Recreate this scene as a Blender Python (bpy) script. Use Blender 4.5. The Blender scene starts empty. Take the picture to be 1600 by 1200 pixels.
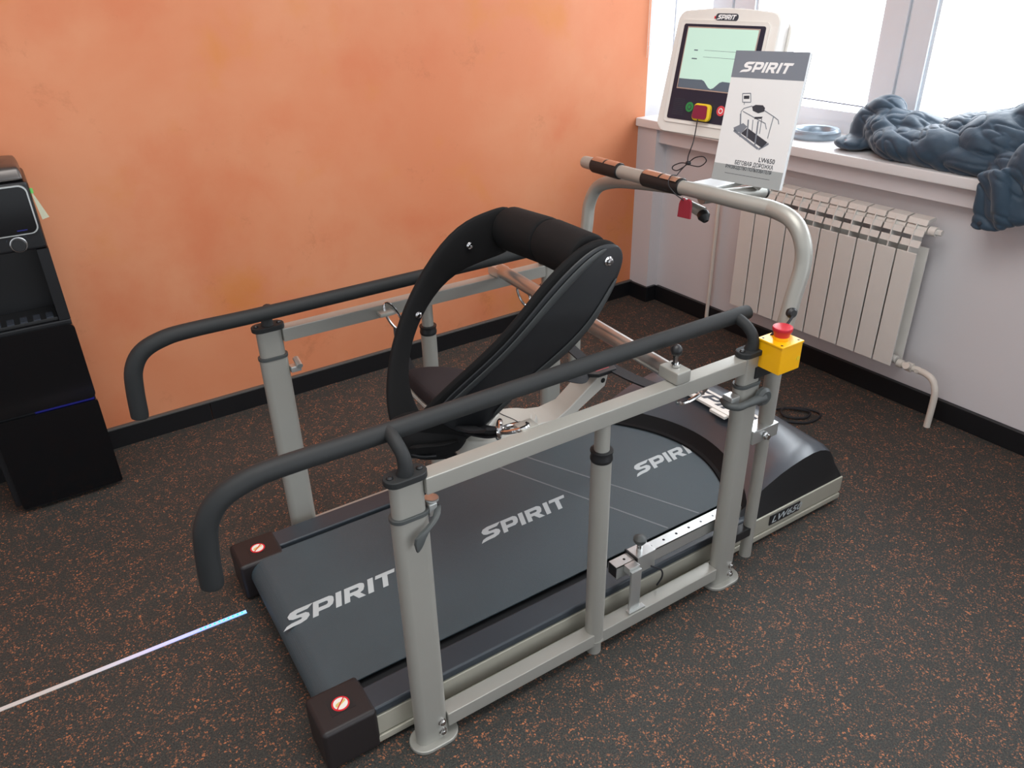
import bpy, bmesh, math, random
from mathutils import Vector, Matrix
random.seed(7)
PI = math.pi
D = bpy.data
SC = bpy.context.scene
C = SC.collection

# ------------------------------------------------------------------ camera
cam_d = D.cameras.new('camera'); cam = D.objects.new('camera', cam_d); C.objects.link(cam)
cam_d.sensor_width = 36; cam_d.lens = 1193.67 / 1600 * 36; cam_d.clip_start = 0.02
R_ = Vector((0.83953397, -0.54294189, -0.01992044)); U_ = Vector((0.2712455, 0.38708572, 0.88124374)); F_ = Vector((0.47075322, 0.74523738, -0.47224215))
mw = Matrix(((R_.x, U_.x, -F_.x, -0.46246571), (R_.y, U_.y, -F_.y, -1.54424573), (R_.z, U_.z, -F_.z, 1.57673301), (0, 0, 0, 1)))
cam.matrix_world = mw
SC.camera = cam

# ------------------------------------------------------------------ sky, daylight, exposure
ROT = 0.0271                       # the room stands turned by this much against the treadmill
W = D.worlds.new('sky'); SC.world = W; W.use_nodes = True
nt = W.node_tree; nt.nodes.clear()
tc = nt.nodes.new('ShaderNodeTexCoord'); sx = nt.nodes.new('ShaderNodeSeparateXYZ')
mr = nt.nodes.new('ShaderNodeMapRange'); mr.inputs['From Min'].default_value = 0.0; mr.inputs['From Max'].default_value = 0.55
mr.inputs['To Min'].default_value = 0.80; mr.inputs['To Max'].default_value = 4.0
bg = nt.nodes.new('ShaderNodeBackground'); out = nt.nodes.new('ShaderNodeOutputWorld')
bg.inputs['Color'].default_value = (0.90, 0.95, 1.0, 1)
nt.links.new(tc.outputs['Generated'], sx.inputs[0]); nt.links.new(sx.outputs['X'], mr.inputs['Value'])
nt.links.new(mr.outputs['Result'], bg.inputs['Strength']); nt.links.new(bg.outputs[0], out.inputs[0])
# daylight coming in through the window (large soft source outside the glass)
ld = D.lights.new('window_daylight', 'AREA'); ld.shape = 'RECTANGLE'; ld.size = 1.4; ld.size_y = 2.6; ld.energy = 55; ld.color = (0.88, 0.95, 1.0)
lo = D.objects.new('window_daylight', ld); C.objects.link(lo)
lo.location = (3.0, 0.1, 1.9); lo.rotation_euler = (0, math.radians(90 - 12), ROT)
# added overhead fill light, lightens the treadmill from above
l2 = D.lights.new('overhead_fill', 'AREA'); l2.shape = 'RECTANGLE'; l2.size = 2.0; l2.size_y = 1.2; l2.energy = 40; l2.color = (1.0, 0.99, 0.96)
lo2 = D.objects.new('overhead_fill', l2); C.objects.link(lo2); lo2.location = (0.1, -0.6, 2.72)
vs = SC.view_settings
vs.view_transform = 'Standard'; vs.look = 'None'; vs.gamma = 1; vs.use_curve_mapping = False; vs.exposure = 0.12
SC.display_settings.display_device = 'sRGB'

# ------------------------------------------------------------------ materials
def s2l(c):
    return tuple(((v / 255) / 12.92 if v / 255 <= 0.04045 else ((v / 255 + 0.055) / 1.055) ** 2.4) for v in c) + (1,)
def mat(name, rgb, rough=0.5, metal=0.0, emis=None, es=0, noise=None, bump=0, bscale=200, spec=0.5, coat=0, nscale=8):
    m = D.materials.new(name); m.use_nodes = True; n = m.node_tree; b = n.nodes['Principled BSDF']
    col = s2l(rgb)
    b.inputs['Base Color'].default_value = col; b.inputs['Roughness'].default_value = rough; b.inputs['Metallic'].default_value = metal
    b.inputs['Specular IOR Level'].default_value = spec; b.inputs['Coat Weight'].default_value = coat
    if emis: b.inputs['Emission Color'].default_value = s2l(emis); b.inputs['Emission Strength'].default_value = es
    t = n.nodes.new('ShaderNodeTexCoord')
    nz = n.nodes.new('ShaderNodeTexNoise'); nz.inputs['Scale'].default_value = nscale; nz.inputs['Detail'].default_value = 4
    n.links.new(t.outputs['Object'], nz.inputs['Vector'])
    mx = n.nodes.new('ShaderNodeMix'); mx.data_type = 'RGBA'
    a = noise if noise is not None else 0.06
    mx.inputs[6].default_value = tuple(c * (1 - a) for c in col[:3]) + (1,); mx.inputs[7].default_value = tuple(min(1, c * (1 + a)) for c in col[:3]) + (1,)
    n.links.new(nz.outputs['Fac'], mx.inputs[0]); n.links.new(mx.outputs[2], b.inputs['Base Color'])
    if bump:
        n2 = n.nodes.new('ShaderNodeTexNoise'); n2.inputs['Scale'].default_value = bscale; n2.inputs['Detail'].default_value = 2
        bp = n.nodes.new('ShaderNodeBump'); bp.inputs['Strength'].default_value = bump; bp.inputs['Distance'].default_value = 0.002
        n.links.new(t.outputs['Object'], n2.inputs['Vector']); n.links.new(n2.outputs['Fac'], bp.inputs['Height']); n.links.new(bp.outputs[0], b.inputs['Normal'])
    return m
M = {}
M['silver'] = mat('silver_paint', (168, 167, 160), 0.38, 0.35, bump=0.05, bscale=900)
M['alu'] = mat('brushed_aluminium', (190, 186, 180), 0.3, 0.8, noise=0.15, nscale=14)
M['bright'] = mat('bright_steel', (205, 208, 206), 0.28, 0.75)
M['chrome'] = mat('chrome', (215, 215, 215), 0.12, 1.0)
M['frame'] = mat('champagne_side_profile', (184, 181, 167), 0.4, 0.35)
M['foam'] = mat('black_foam_grip', (37, 39, 40), 0.62, bump=0.1, bscale=900, spec=0.35)
M['blackpl'] = mat('black_plastic', (27, 28, 30), 0.45, bump=0.08, bscale=700)
M['matblk'] = mat('matt_black_plastic', (17, 18, 20), 0.6, spec=0.15)
M['brownblk'] = mat('dark_brown_plastic', (33, 28, 29), 0.5, bump=0.08, bscale=600)
M['darkrail'] = mat('dark_blue_grey_foot_rail', (50, 57, 64), 0.42, bump=0.12, bscale=1200)
M['hood'] = mat('satin_black_hood', (62, 69, 77), 0.30, bump=0.03, bscale=1500, spec=0.9)
M['gloss'] = mat('gloss_black', (10, 11, 14), 0.12, spec=0.5)
M['cabblk'] = mat('satin_black_cabinet', (22, 23, 26), 0.32)
M['collar'] = mat('grey_plastic_collar', (72, 76, 76), 0.5)
M['fabric'] = mat('black_neoprene', (19, 19, 20), 0.82, bump=0.35, bscale=1300, spec=0.25)
M['seatfab'] = mat('brown_black_seat_fabric', (48, 42, 44), 0.85, bump=0.3, bscale=900, spec=0.25)
M['shell'] = mat('dark_grey_shell', (36, 38, 41), 0.42, bump=0.06, bscale=900)
M['shellrim'] = mat('grey_shell_rim', (58, 61, 62), 0.45)
M['offw'] = mat('off_white_plastic', (196, 194, 186), 0.45)
M['console'] = mat('cream_console_plastic', (220, 216, 210), 0.42)
M['radw'] = mat('radiator_enamel', (218, 215, 209), 0.35)
M['pipew'] = mat('white_pipe', (214, 206, 196), 0.35)
M['wallw'] = mat('white_wall_paint', (210, 206, 208), 0.7, noise=0.03, bump=0.12, bscale=60, nscale=2)
M['sill'] = mat('sill_white', (228, 228, 228), 0.35, noise=0.02)
M['pvc'] = mat('window_pvc', (232, 238, 244), 0.35, noise=0.02)
M['basebd'] = mat('black_baseboard', (20, 21, 24), 0.4, noise=0.15)
M['baseedge'] = mat('baseboard_grey_edge', (84, 84, 82), 0.4)
M['yellow'] = mat('yellow_enclosure', (246, 180, 8), 0.35)
M['red'] = mat('red_button', (196, 36, 52), 0.4)
M['redtag'] = mat('dark_red_tag', (150, 42, 58), 0.5)
M['magenta'] = mat('maroon_key', (128, 26, 56), 0.5)
M['cordk'] = mat('black_cord', (24, 26, 32), 0.6)
M['web'] = mat('black_webbing', (22, 23, 27), 0.75, bump=0.5, bscale=600)
M['ink'] = mat('dark_ink', (52, 57, 66), 0.5)
M['silverink'] = mat('light_grey_print', (182, 190, 192), 0.5)
M['whiteink'] = mat('white_print', (235, 235, 235), 0.5)
M['paper'] = mat('white_paper', (226, 228, 228), 0.45, noise=0.02)
M['paperg'] = mat('grey_cover_band', (120, 128, 138), 0.4, noise=0.03)
M['papergl'] = mat('light_grey_cover_band', (160, 166, 166), 0.4, noise=0.03)
M['sticker'] = mat('sticker_white', (238, 234, 226), 0.5)
M['stred'] = mat('sticker_red', (214, 30, 44), 0.5)
M['foot'] = mat('sticker_foot_yellow', (220, 196, 120), 0.5)
M['pink'] = mat('label_red_pink', (212, 96, 100), 0.5, noise=0.4, nscale=90)
M['copper'] = mat('sensor_steel_copper', (196, 158, 134), 0.35, 0.7)
M['blackpan'] = mat('console_panel', (30, 35, 52), 0.35)
M['screen'] = mat('lit_screen', (120, 150, 132), 0.2, emis=(222, 248, 236), es=0.52)
M['screen2'] = mat('lit_screen_footer', (70, 82, 92), 0.3, emis=(110, 122, 136), es=0.25)
M['green'] = mat('green_start_button', (40, 130, 70), 0.4)
M['redbt'] = mat('red_stop_button', (210, 70, 78), 0.4)
M['yel2'] = mat('yellow_key_rim', (226, 192, 40), 0.45)
M['steelring'] = mat('grey_metal_ring', (150, 164, 176), 0.3, 0.5)
M['greymetal'] = mat('brushed_dark_top', (92, 88, 86), 0.3, 0.7)
M['blueglow'] = mat('blue_indicator_and_reflection', (20, 20, 60), 0.3, emis=(40, 50, 200), es=0.14)  # weak glow shared by the display light and the painted door reflection
M['note'] = mat('pale_green_note', (176, 182, 160), 0.7)
M['notegr'] = mat('green_note_top', (110, 200, 100), 0.6)
M['navylabel'] = mat('navy_label', (30, 34, 60), 0.6)
M['jack'] = mat('dark_blue_padded_nylon', (46, 66, 83), 0.58, noise=0.2, nscale=30, bump=0.55, bscale=45, spec=0.35)
M['jackd'] = mat('navy_lining', (34, 42, 66), 0.7)
M['cyanled'] = mat('cyan_led', (60, 160, 255), 0.4, emis=(20, 190, 255), es=1.6)

def floor_mat():
    m = D.materials.new('speckled_rubber_floor'); m.use_nodes = True; n = m.node_tree; b = n.nodes['Principled BSDF']; L = n.links.new
    b.inputs['Roughness'].default_value = 0.72; b.inputs['Specular IOR Level'].default_value = 0.35
    t = n.nodes.new('ShaderNodeTexCoord')
    nz = n.nodes.new('ShaderNodeTexNoise'); nz.inputs['Scale'].default_value = 90; nz.inputs['Detail'].default_value = 2
    L(t.outputs['Object'], nz.inputs['Vector'])
    ad = n.nodes.new('ShaderNodeVectorMath'); ad.operation = 'MULTIPLY_ADD'; ad.inputs[1].default_value = (0.012,) * 3
    L(nz.outputs['Color'], ad.inputs[0]); L(t.outputs['Object'], ad.inputs[2])
    cn = n.nodes.new('ShaderNodeTexNoise'); cn.inputs['Scale'].default_value = 26; cn.inputs['Detail'].default_value = 3; L(t.outputs['Object'], cn.inputs['Vector'])
    clus = n.nodes.new('ShaderNodeMapRange'); clus.inputs['From Min'].default_value = 0.40; clus.inputs['From Max'].default_value = 0.56; clus.inputs['To Min'].default_value = 0.15; L(cn.outputs['Fac'], clus.inputs['Value'])
    def speck(scale, lo, hi, seed):
        mp = n.nodes.new('ShaderNodeMapping'); mp.inputs['Location'].default_value = (seed, seed * 1.7, 0.3); L(ad.outputs[0], mp.inputs['Vector'])
        v = n.nodes.new('ShaderNodeTexVoronoi'); v.inputs['Scale'].default_value = scale; v.inputs['Randomness'].default_value = 1; L(mp.outputs[0], v.inputs['Vector'])
        s = n.nodes.new('ShaderNodeSeparateColor'); L(v.outputs['Color'], s.inputs[0])
        r = n.nodes.new('ShaderNodeMapRange'); r.inputs['From Min'].default_value = lo; r.inputs['From Max'].default_value = hi; L(s.outputs[0], r.inputs['Value'])
        # keep the speck inside its cell
        d = n.nodes.new('ShaderNodeMapRange'); d.inputs['From Min'].default_value = 0.55; d.inputs['From Max'].default_value = 0.42; L(v.outputs['Distance'], d.inputs['Value'])
        mu = n.nodes.new('ShaderNodeMath'); mu.operation = 'MULTIPLY'; L(r.outputs[0], mu.inputs[0]); L(d.outputs[0], mu.inputs[1])
        ml = n.nodes.new('ShaderNodeMath'); ml.operation = 'MULTIPLY'; L(mu.outputs[0], ml.inputs[0]); L(clus.outputs[0], ml.inputs[1])
        return ml.outputs[0], s.outputs[1]
    base = n.nodes.new('ShaderNodeTexNoise'); base.inputs['Scale'].default_value = 260; base.inputs['Detail'].default_value = 3; L(t.outputs['Object'], base.inputs['Vector'])
    cr = n.nodes.new('ShaderNodeValToRGB'); L(base.outputs['Fac'], cr.inputs[0])
    cr.color_ramp.elements[0].position = 0.35; cr.color_ramp.elements[0].color = s2l((40, 41, 39)); cr.color_ramp.elements[1].position = 0.7; cr.color_ramp.elements[1].color = s2l((72, 72, 68))
    f1, v1 = speck(180, 0.78, 0.82, 0.0); f2, v2 = speck(280, 0.82, 0.86, 3.1)
    oc = n.nodes.new('ShaderNodeValToRGB'); L(v1, oc.inputs[0])
    oc.color_ramp.elements[0].color = s2l((112, 78, 60)); oc.color_ramp.elements[1].color = s2l((192, 120, 80))
    m1 = n.nodes.new('ShaderNodeMix'); m1.data_type = 'RGBA'; L(f1, m1.inputs[0]); L(cr.outputs[0], m1.inputs[6]); L(oc.outputs[0], m1.inputs[7])
    m2 = n.nodes.new('ShaderNodeMix'); m2.data_type = 'RGBA'; L(f2, m2.inputs[0]); L(m1.outputs[2], m2.inputs[6]); m2.inputs[7].default_value = s2l((148, 98, 70))
    L(m2.outputs[2], b.inputs['Base Color'])
    bp = n.nodes.new('ShaderNodeBump'); bp.inputs['Strength'].default_value = 0.35; bp.inputs['Distance'].default_value = 0.002; L(base.outputs['Fac'], bp.inputs['Height']); L(bp.outputs[0], b.inputs['Normal'])
    return m
M['floor'] = floor_mat()

def orange_mat():
    m = D.materials.new('mottled_orange_plaster'); m.use_nodes = True; n = m.node_tree; b = n.nodes['Principled BSDF']; L = n.links.new
    b.inputs['Roughness'].default_value = 0.62; b.inputs['Specular IOR Level'].default_value = 0.4
    t = n.nodes.new('ShaderNodeTexCoord')
    def noise(sc, det, dist=0.0, loc=0.0, rough=0.55):
        mp = n.nodes.new('ShaderNodeMapping'); mp.inputs['Location'].default_value = (loc, 0, loc * 1.3); L(t.outputs['Object'], mp.inputs['Vector'])
        z = n.nodes.new('ShaderNodeTexNoise'); z.inputs['Scale'].default_value = sc; z.inputs['Detail'].default_value = det; z.inputs['Distortion'].default_value = dist; z.inputs['Roughness'].default_value = rough
        L(mp.outputs[0], z.inputs['Vector']); return z.outputs['Fac']
    def mix(fac, a, c):
        x = n.nodes.new('ShaderNodeMix'); x.data_type = 'RGBA'; L(fac, x.inputs[0])
        if isinstance(a, tuple): x.inputs[6].default_value = a
        else: L(a, x.inputs[6])
        x.inputs[7].default_value = c; return x.outputs[2]
    def rng(v, lo, hi, top=1.0):
        r = n.nodes.new('ShaderNodeMapRange'); r.interpolation_type = 'SMOOTHSTEP'; r.inputs['From Min'].default_value = lo; r.inputs['From Max'].default_value = hi; r.inputs['To Max'].default_value = top; L(v, r.inputs['Value']); return r.outputs[0]
    c = mix(rng(noise(1.3, 5, 0.2), 0.32, 0.68), s2l((211, 129, 89)), s2l((217, 146, 107)))
    c = mix(rng(noise(2.4, 7, 0.15, 5.0), 0.48, 0.76, 0.62), c, s2l((205, 112, 72)))
    c = mix(rng(noise(3.0, 6, 0.2, 9.0), 0.54, 0.76, 0.6), c, s2l((208, 130, 58)))
    c = mix(rng(noise(6.0, 9, 0.2, 2.0, 0.72), 0.58, 0.76, 0.36), c, s2l((158, 92, 54)))
    L(c, b.inputs['Base Color'])
    bp = n.nodes.new('ShaderNodeBump'); bp.inputs['Strength'].default_value = 0.15; bp.inputs['Distance'].default_value = 0.004; L(noise(14, 6, 0.5), bp.inputs['Height']); L(bp.outputs[0], b.inputs['Normal'])
    return m
M['orange'] = orange_mat()

def belt_mat():
    m = mat('tread_belt_rubber', (62, 75, 81), 0.48, spec=0.5)
    n = m.node_tree; L = n.links.new; b = n.nodes['Principled BSDF']; t = n.nodes['Texture Coordinate']
    v = n.nodes.new('ShaderNodeTexVoronoi'); v.inputs['Scale'].default_value = 320; v.feature = 'F1'; v.inputs['Randomness'].default_value = 0.15; L(t.outputs['Object'], v.inputs['Vector'])
    bp = n.nodes.new('ShaderNodeBump'); bp.inputs['Strength'].default_value = 0.5; bp.inputs['Distance'].default_value = 0.0015; L(v.outputs['Distance'], bp.inputs['Height']); L(bp.outputs[0], b.inputs['Normal'])
    return m
M['belt'] = belt_mat()
M['beltline'] = mat('faint_belt_line', (112, 118, 122), 0.5)

def led_mat():
    m = D.materials.new('led_strip'); m.use_nodes = True; n = m.node_tree; b = n.nodes['Principled BSDF']; L = n.links.new
    t = n.nodes.new('ShaderNodeTexCoord'); s = n.nodes.new('ShaderNodeSeparateXYZ'); L(t.outputs['Object'], s.inputs[0])
    r = n.nodes.new('ShaderNodeMapRange'); r.inputs['From Min'].default_value = -0.75; r.inputs['From Max'].default_value = -0.25; L(s.outputs[0], r.inputs['Value'])
    c = n.nodes.new('ShaderNodeValToRGB'); e = c.color_ramp.elements; e[0].position = 0; e[0].color = s2l((170, 168, 166)); e[1].position = 1; e[1].color = s2l((0, 170, 255))
    k = c.color_ramp.elements.new(0.45); k.color = s2l((150, 150, 220)); k = c.color_ramp.elements.new(0.75); k.color = s2l((90, 140, 255)); L(r.outputs[0], c.inputs[0])
    L(c.outputs[0], b.inputs['Emission Color']); b.inputs['Base Color'].default_value = s2l((214, 208, 204)); b.inputs['Roughness'].default_value = 0.4
    p = n.nodes.new('ShaderNodeMath'); p.operation = 'MULTIPLY'; p.inputs[1].default_value = 1.2; L(r.outputs[0], p.inputs[0]); L(p.outputs[0], b.inputs['Emission Strength'])
    return m
M['led'] = led_mat()
def glass_mat():
    m = D.materials.new('window_glass'); m.use_nodes = True; n = m.node_tree; n.nodes.clear(); L = n.links.new
    o = n.nodes.new('ShaderNodeOutputMaterial'); a = n.nodes.new('ShaderNodeBsdfTransparent'); g = n.nodes.new('ShaderNodeBsdfGlossy'); g.inputs['Roughness'].default_value = 0.02
    lw = n.nodes.new('ShaderNodeLayerWeight'); lw.inputs[0].default_value = 0.5; f = n.nodes.new('ShaderNodeMath'); f.operation = 'POWER'; f.inputs[1].default_value = 5; L(lw.outputs['Facing'], f.inputs[0]); g2 = n.nodes.new('ShaderNodeMath'); g2.operation = 'MULTIPLY_ADD'; g2.inputs[1].default_value = 0.5; g2.inputs[2].default_value = 0.03; L(f.outputs[0], g2.inputs[0]); x = n.nodes.new('ShaderNodeMixShader'); L(g2.outputs[0], x.inputs[0]); L(a.outputs[0], x.inputs[1]); L(g.outputs[0], x.inputs[2]); L(x.outputs[0], o.inputs[0])
    return m
M['glass'] = glass_mat()

# ------------------------------------------------------------------ mesh helpers
ROOM = Matrix.Rotation(ROT, 4, 'Z')
class MB:
    def __init__(s): s.bm = bmesh.new()
    def box(s, x0, x1, y0, y1, z0, z1, bevel=0, seg=2, m=None):
        r = bmesh.ops.create_cube(s.bm, size=1); v = r['verts']
        for p in v: p.co = Vector(((x0 + x1) / 2 + p.co.x * (x1 - x0), (y0 + y1) / 2 + p.co.y * (y1 - y0), (z0 + z1) / 2 + p.co.z * (z1 - z0)))
        if bevel:
            es = list({e for p in v for e in p.link_edges}); r = bmesh.ops.bevel(s.bm, geom=es, offset=bevel, segments=seg, affect='EDGES', profile=0.5)
            v = list({q for f in r['faces'] for q in f.verts} | {q for q in v if q.is_valid})
        if m is not None:
            for p in v: p.co = m @ p.co
        return s
    def cyl(s, a, b, r, r2=None, seg=24):
        a = Vector(a); b = Vector(b); d = b - a; r2 = r if r2 is None else r2
        q = d.to_track_quat('Z', 'Y').to_matrix().to_4x4(); q.translation = (a + b) / 2
        bmesh.ops.create_cone(s.bm, cap_ends=True, segments=seg, radius1=r, radius2=r2, depth=d.length, matrix=q); return s
    def sph(s, c, r, sc=(1, 1, 1), seg=20):
        m = Matrix.Translation(c) @ Matrix.Diagonal((sc[0], sc[1], sc[2], 1))
        bmesh.ops.create_uvsphere(s.bm, u_segments=seg, v_segments=seg // 2 + 2, radius=r, matrix=m); return s
    def lathe(s, c, axis, prof, seg=28):
        """prof: list of (distance along axis, radius)"""
        q = Vector(axis).to_track_quat('Z', 'Y').to_matrix(); c = Vector(c); rings = []
        for h, r in prof: rings.append([s.bm.verts.new(c + q @ Vector((r * math.cos(2 * PI * k / seg), r * math.sin(2 * PI * k / seg), h))) for k in range(seg)])
        for a, b in zip(rings, rings[1:]):
            for k in range(seg): s.bm.faces.new((a[k], a[(k + 1) % seg], b[(k + 1) % seg], b[k]))
        s.bm.faces.new(rings[0][::-1]); s.bm.faces.new(rings[-1]); return s
    def tube(s, pts, r, seg=16, smooth=6, radii=None, flat=None):
        """round tube swept along a smoothed path"""
        P = [Vector(p) for p in pts]
        if smooth and len(P) > 2:
            Q = []; n = len(P)
            for i in range(n - 1):
                p0 = P[max(i - 1, 0)]; p1 = P[i]; p2 = P[i + 1]; p3 = P[min(i + 2, n - 1)]
                for k in range(smooth):
                    t = k / smooth; Q.append((0.5 * ((2 * p1) + (p2 - p0) * t + (2 * p0 - 5 * p1 + 4 * p2 - p3) * t * t + (3 * p1 - p0 - 3 * p2 + p3) * t ** 3)))
            Q.append(P[-1]); 
            if radii:
                rr = []
                for i in range(n - 1):
                    for k in range(smooth): rr.append(radii[i] + (radii[i + 1] - radii[i]) * k / smooth)
                rr.append(radii[-1]); radii = rr
            P = Q
        rings = []; N = None
        for i, p in enumerate(P):
            T = (P[min(i + 1, len(P) - 1)] - P[max(i - 1, 0)]).normalized()
            if N is None: N = T.orthogonal().normalized() if flat is None else (Vector(flat) - T * T.dot(Vector(flat))).normalized()
            else: N = (N - T * T.dot(N)).normalized()
            B = T.cross(N); q = radii[i] if radii else r
            if flat is not None: rings.append([s.bm.verts.new(p + N * (a * q) + B * (b * q)) for a, b in ((1, .12), (-1, .12), (-1, -.12), (1, -.12))])
            else: rings.append([s.bm.verts.new(p + (N * math.cos(2 * PI * k / seg) + B * math.sin(2 * PI * k / seg)) * q) for k in range(seg)])
        m = len(rings[0])
        for a, b in zip(rings, rings[1:]):
            for k in range(m): s.bm.faces.new((a[k], a[(k + 1) % m], b[(k + 1) % m], b[k]))
        s.bm.faces.new(rings[0][::-1]); s.bm.faces.new(rings[-1]); return s
    def prism(s, pts, vec):
        """planar polygon pts (3D) extruded by vec"""
        vec = Vector(vec); a = [s.bm.verts.new(Vector(p)) for p in pts]; b = [s.bm.verts.new(Vector(p) + vec) for p in pts]; n = len(a)
        s.bm.faces.new(a[::-1]); s.bm.faces.new(b)
        for k in range(n): s.bm.faces.new((a[k], a[(k + 1) % n], b[(k + 1) % n], b[k]))
        return s
    def stadium(s, cx, cy, z0, z1, L, w, seg=10, tilt=None):
        pts = []
        for k in range(seg + 1): a = -PI / 2 + PI * k / seg; pts.append((cx + (L - w) / 2 + w / 2 * math.cos(a), cy + w / 2 * math.sin(a), z0))
        for k in range(seg + 1): a = PI / 2 + PI * k / seg; pts.append((cx - (L - w) / 2 + w / 2 * math.cos(a), cy + w / 2 * math.sin(a), z0))
        return s.prism(pts, (0, 0, z1 - z0))
    def loft(s, rings, cap=True):
        R = [[s.bm.verts.new(Vector(p)) for p in r] for r in rings]; m = len(R[0])
        for a, b in zip(R, R[1:]):
            for k in range(m): s.bm.faces.new((a[k], a[(k + 1) % m], b[(k + 1) % m], b[k]))
        if cap: s.bm.faces.new(R[0][::-1]); s.bm.faces.new(R[-1])
        return s
    def obj(s, name, material, parent=None, room=False, smooth=35, bevel=0, subsurf=0, label=None, xf=None):
        bm = s.bm
        if xf is not None: bmesh.ops.transform(bm, matrix=xf, verts=bm.verts)
        if room: bmesh.ops.transform(bm, matrix=ROOM, verts=bm.verts)
        bmesh.ops.recalc_face_normals(bm, faces=bm.faces)
        me = D.meshes.new(name)
        if smooth:
            for f in bm.faces: f.smooth = True
            for e in bm.edges:
                if len(e.link_faces) == 2 and e.calc_face_angle(0) > math.radians(smooth): e.smooth = False
        bm.to_mesh(me); bm.free(); me.materials.append(M[material] if isinstance(material, str) else material)
        o = D.objects.new(name, me); C.objects.link(o)
        if parent is not None:
            o.parent = parent; o.matrix_parent_inverse = WM[parent.name].inverted()
            WM[o.name] = Matrix.Identity(4)
        else: WM[o.name] = Matrix.Identity(4)
        if bevel:
            b = o.modifiers.new('bevel', 'BEVEL'); b.width = bevel; b.segments = 3; b.limit_method = 'ANGLE'; b.angle_limit = math.radians(40)
        if smooth and not subsurf:
            b = o.modifiers.new('normals', 'WEIGHTED_NORMAL'); b.keep_sharp = True
        if subsurf:
            b = o.modifiers.new('subdiv', 'SUBSURF'); b.levels = b.render_levels = subsurf
        if label: o['label'] = label
        return o
WM = {}
def tag(o, label=None, cat=None, group=None, kind=None):
    if label: o['label'] = label
    if cat: o['category'] = cat
    if group: o['group'] = group
    if kind: o['kind'] = kind
    return o
def root(name, loc, label, cat, room=False, group=None):
    e = D.objects.new(name, None); C.objects.link(e); v = Vector(loc)
    if room: v = ROOM @ v
    e.location = v; e.empty_display_size = 0.1; WM[e.name] = Matrix.Translation(v)
    return tag(e, label, cat, group)
def struct(o): o['kind'] = 'structure'; return o

# lettering: heavy slanted capitals of the wordmark, unit height
def arc(cx, cy, r, a0, a1, n=6): return [(cx + r * math.cos(math.radians(a0 + (a1 - a0) * k / n)), cy + r * math.sin(math.radians(a0 + (a1 - a0) * k / n))) for k in range(n + 1)]
def letters(word):
    W_ = {'S': 1.22, 'P': 1.12, 'I': 0.42, 'R': 1.2, 'T': 1.1}; x = 0; polys = []
    for ch in word:
        P = []
        if ch == 'S': P = [[(-.16, -.08), (.30, -.01), (.66, .0), (.94, .09), (1.08, .28), (1.04, .46), (.88, .58), (.50, .60), (.40, .66), (.46, .74), (.98, .76), (1.22, 1), (.40, 1), (.12, .92), (.0, .72), (.08, .52), (.26, .42), (.62, .40), (.72, .33), (.66, .25), (.20, .22), (-.02, .14)]]
        if ch == 'P': P = [[(0, 0), (.28, 0), (.28, 1), (0, 1)], [(.28, .76), (.66, .76), (.74, .7), (.95, .92), (.8, 1), (.28, 1)], [(.28, .26), (.8, .26), (.98, .38), (.74, .56), (.66, .5), (.28, .5)], [(.74, .56), (.98, .38), (1.04, .6), (1.02, .82), (.95, .92), (.74, .7)]]
        if ch == 'I': P = [[(0, 0), (.29, 0), (.29, 1), (0, 1)]]
        if ch == 'R': P = [[(0, 0), (.28, 0), (.28, 1), (0, 1)], [(.28, .76), (.66, .76), (.74, .7), (.95, .92), (.8, 1), (.28, 1)], [(.28, .34), (.8, .34), (.98, .44), (.74, .62), (.66, .56), (.28, .56)], [(.74, .62), (.98, .44), (1.04, .66), (1.02, .84), (.95, .92), (.74, .7)], [(.46, .34), (.72, 0), (1.08, 0), (.8, .34)]]
        if ch == 'T': P = [[(-.04, .76), (1.0, .76), (1.04, 1), (-.0, 1)], [(.34, 0), (.62, 0), (.62, .76), (.34, .76)]]
        for p in P: polys.append([(a + x + 0.34 * b, b) for a, b in p])
        x += W_[ch] + 0.015
    w = x + 0.2
    return [[(a / w, b) for a, b in p] for p in polys]      # width 0..1, height 0..1
def wordmark(o, u, v, n, name, material, parent, word='SPIRIT', thick=0.0006, label=None, room=False):
    """o origin (bottom left), u = full width vector, v = full height vector, n = outward normal"""
    o = Vector(o); u = Vector(u); v = Vector(v); n = Vector(n).normalized(); mb = MB()
    for p in letters(word): mb.prism([o + u * a + v * b for a, b in p], n * thick)
    return mb.obj(name, material, parent, smooth=0, label=label, room=room)
def text(s, o, u, n, height, name, material, parent, align='LEFT', shear=0.0, offset=0.0, thick=0.0004, xs=1.0, width=None):
    cu = D.curves.new('txt', 'FONT'); cu.body = s; cu.size = height * 1.4; cu.align_x = align; cu.shear = shear; cu.offset = offset; cu.resolution_u = 3
    to = D.objects.new('txt', cu); C.objects.link(to); bpy.context.view_layer.update()
    me = D.meshes.new_from_object(to.evaluated_get(bpy.context.evaluated_depsgraph_get())); D.objects.remove(to); D.curves.remove(cu)
    u = Vector(u).normalized(); n = Vector(n).normalized(); v = n.cross(u); mb = MB(); mb.bm.from_mesh(me); D.meshes.remove(me)
    if width: xs = width / (max(p.co.x for p in mb.bm.verts) - min(p.co.x for p in mb.bm.verts))
    for p in mb.bm.verts: p.co = Vector(o) + u * (p.co.x * xs) + v * p.co.y + n * thick
    return mb.obj(name, material, parent, smooth=0)

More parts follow.
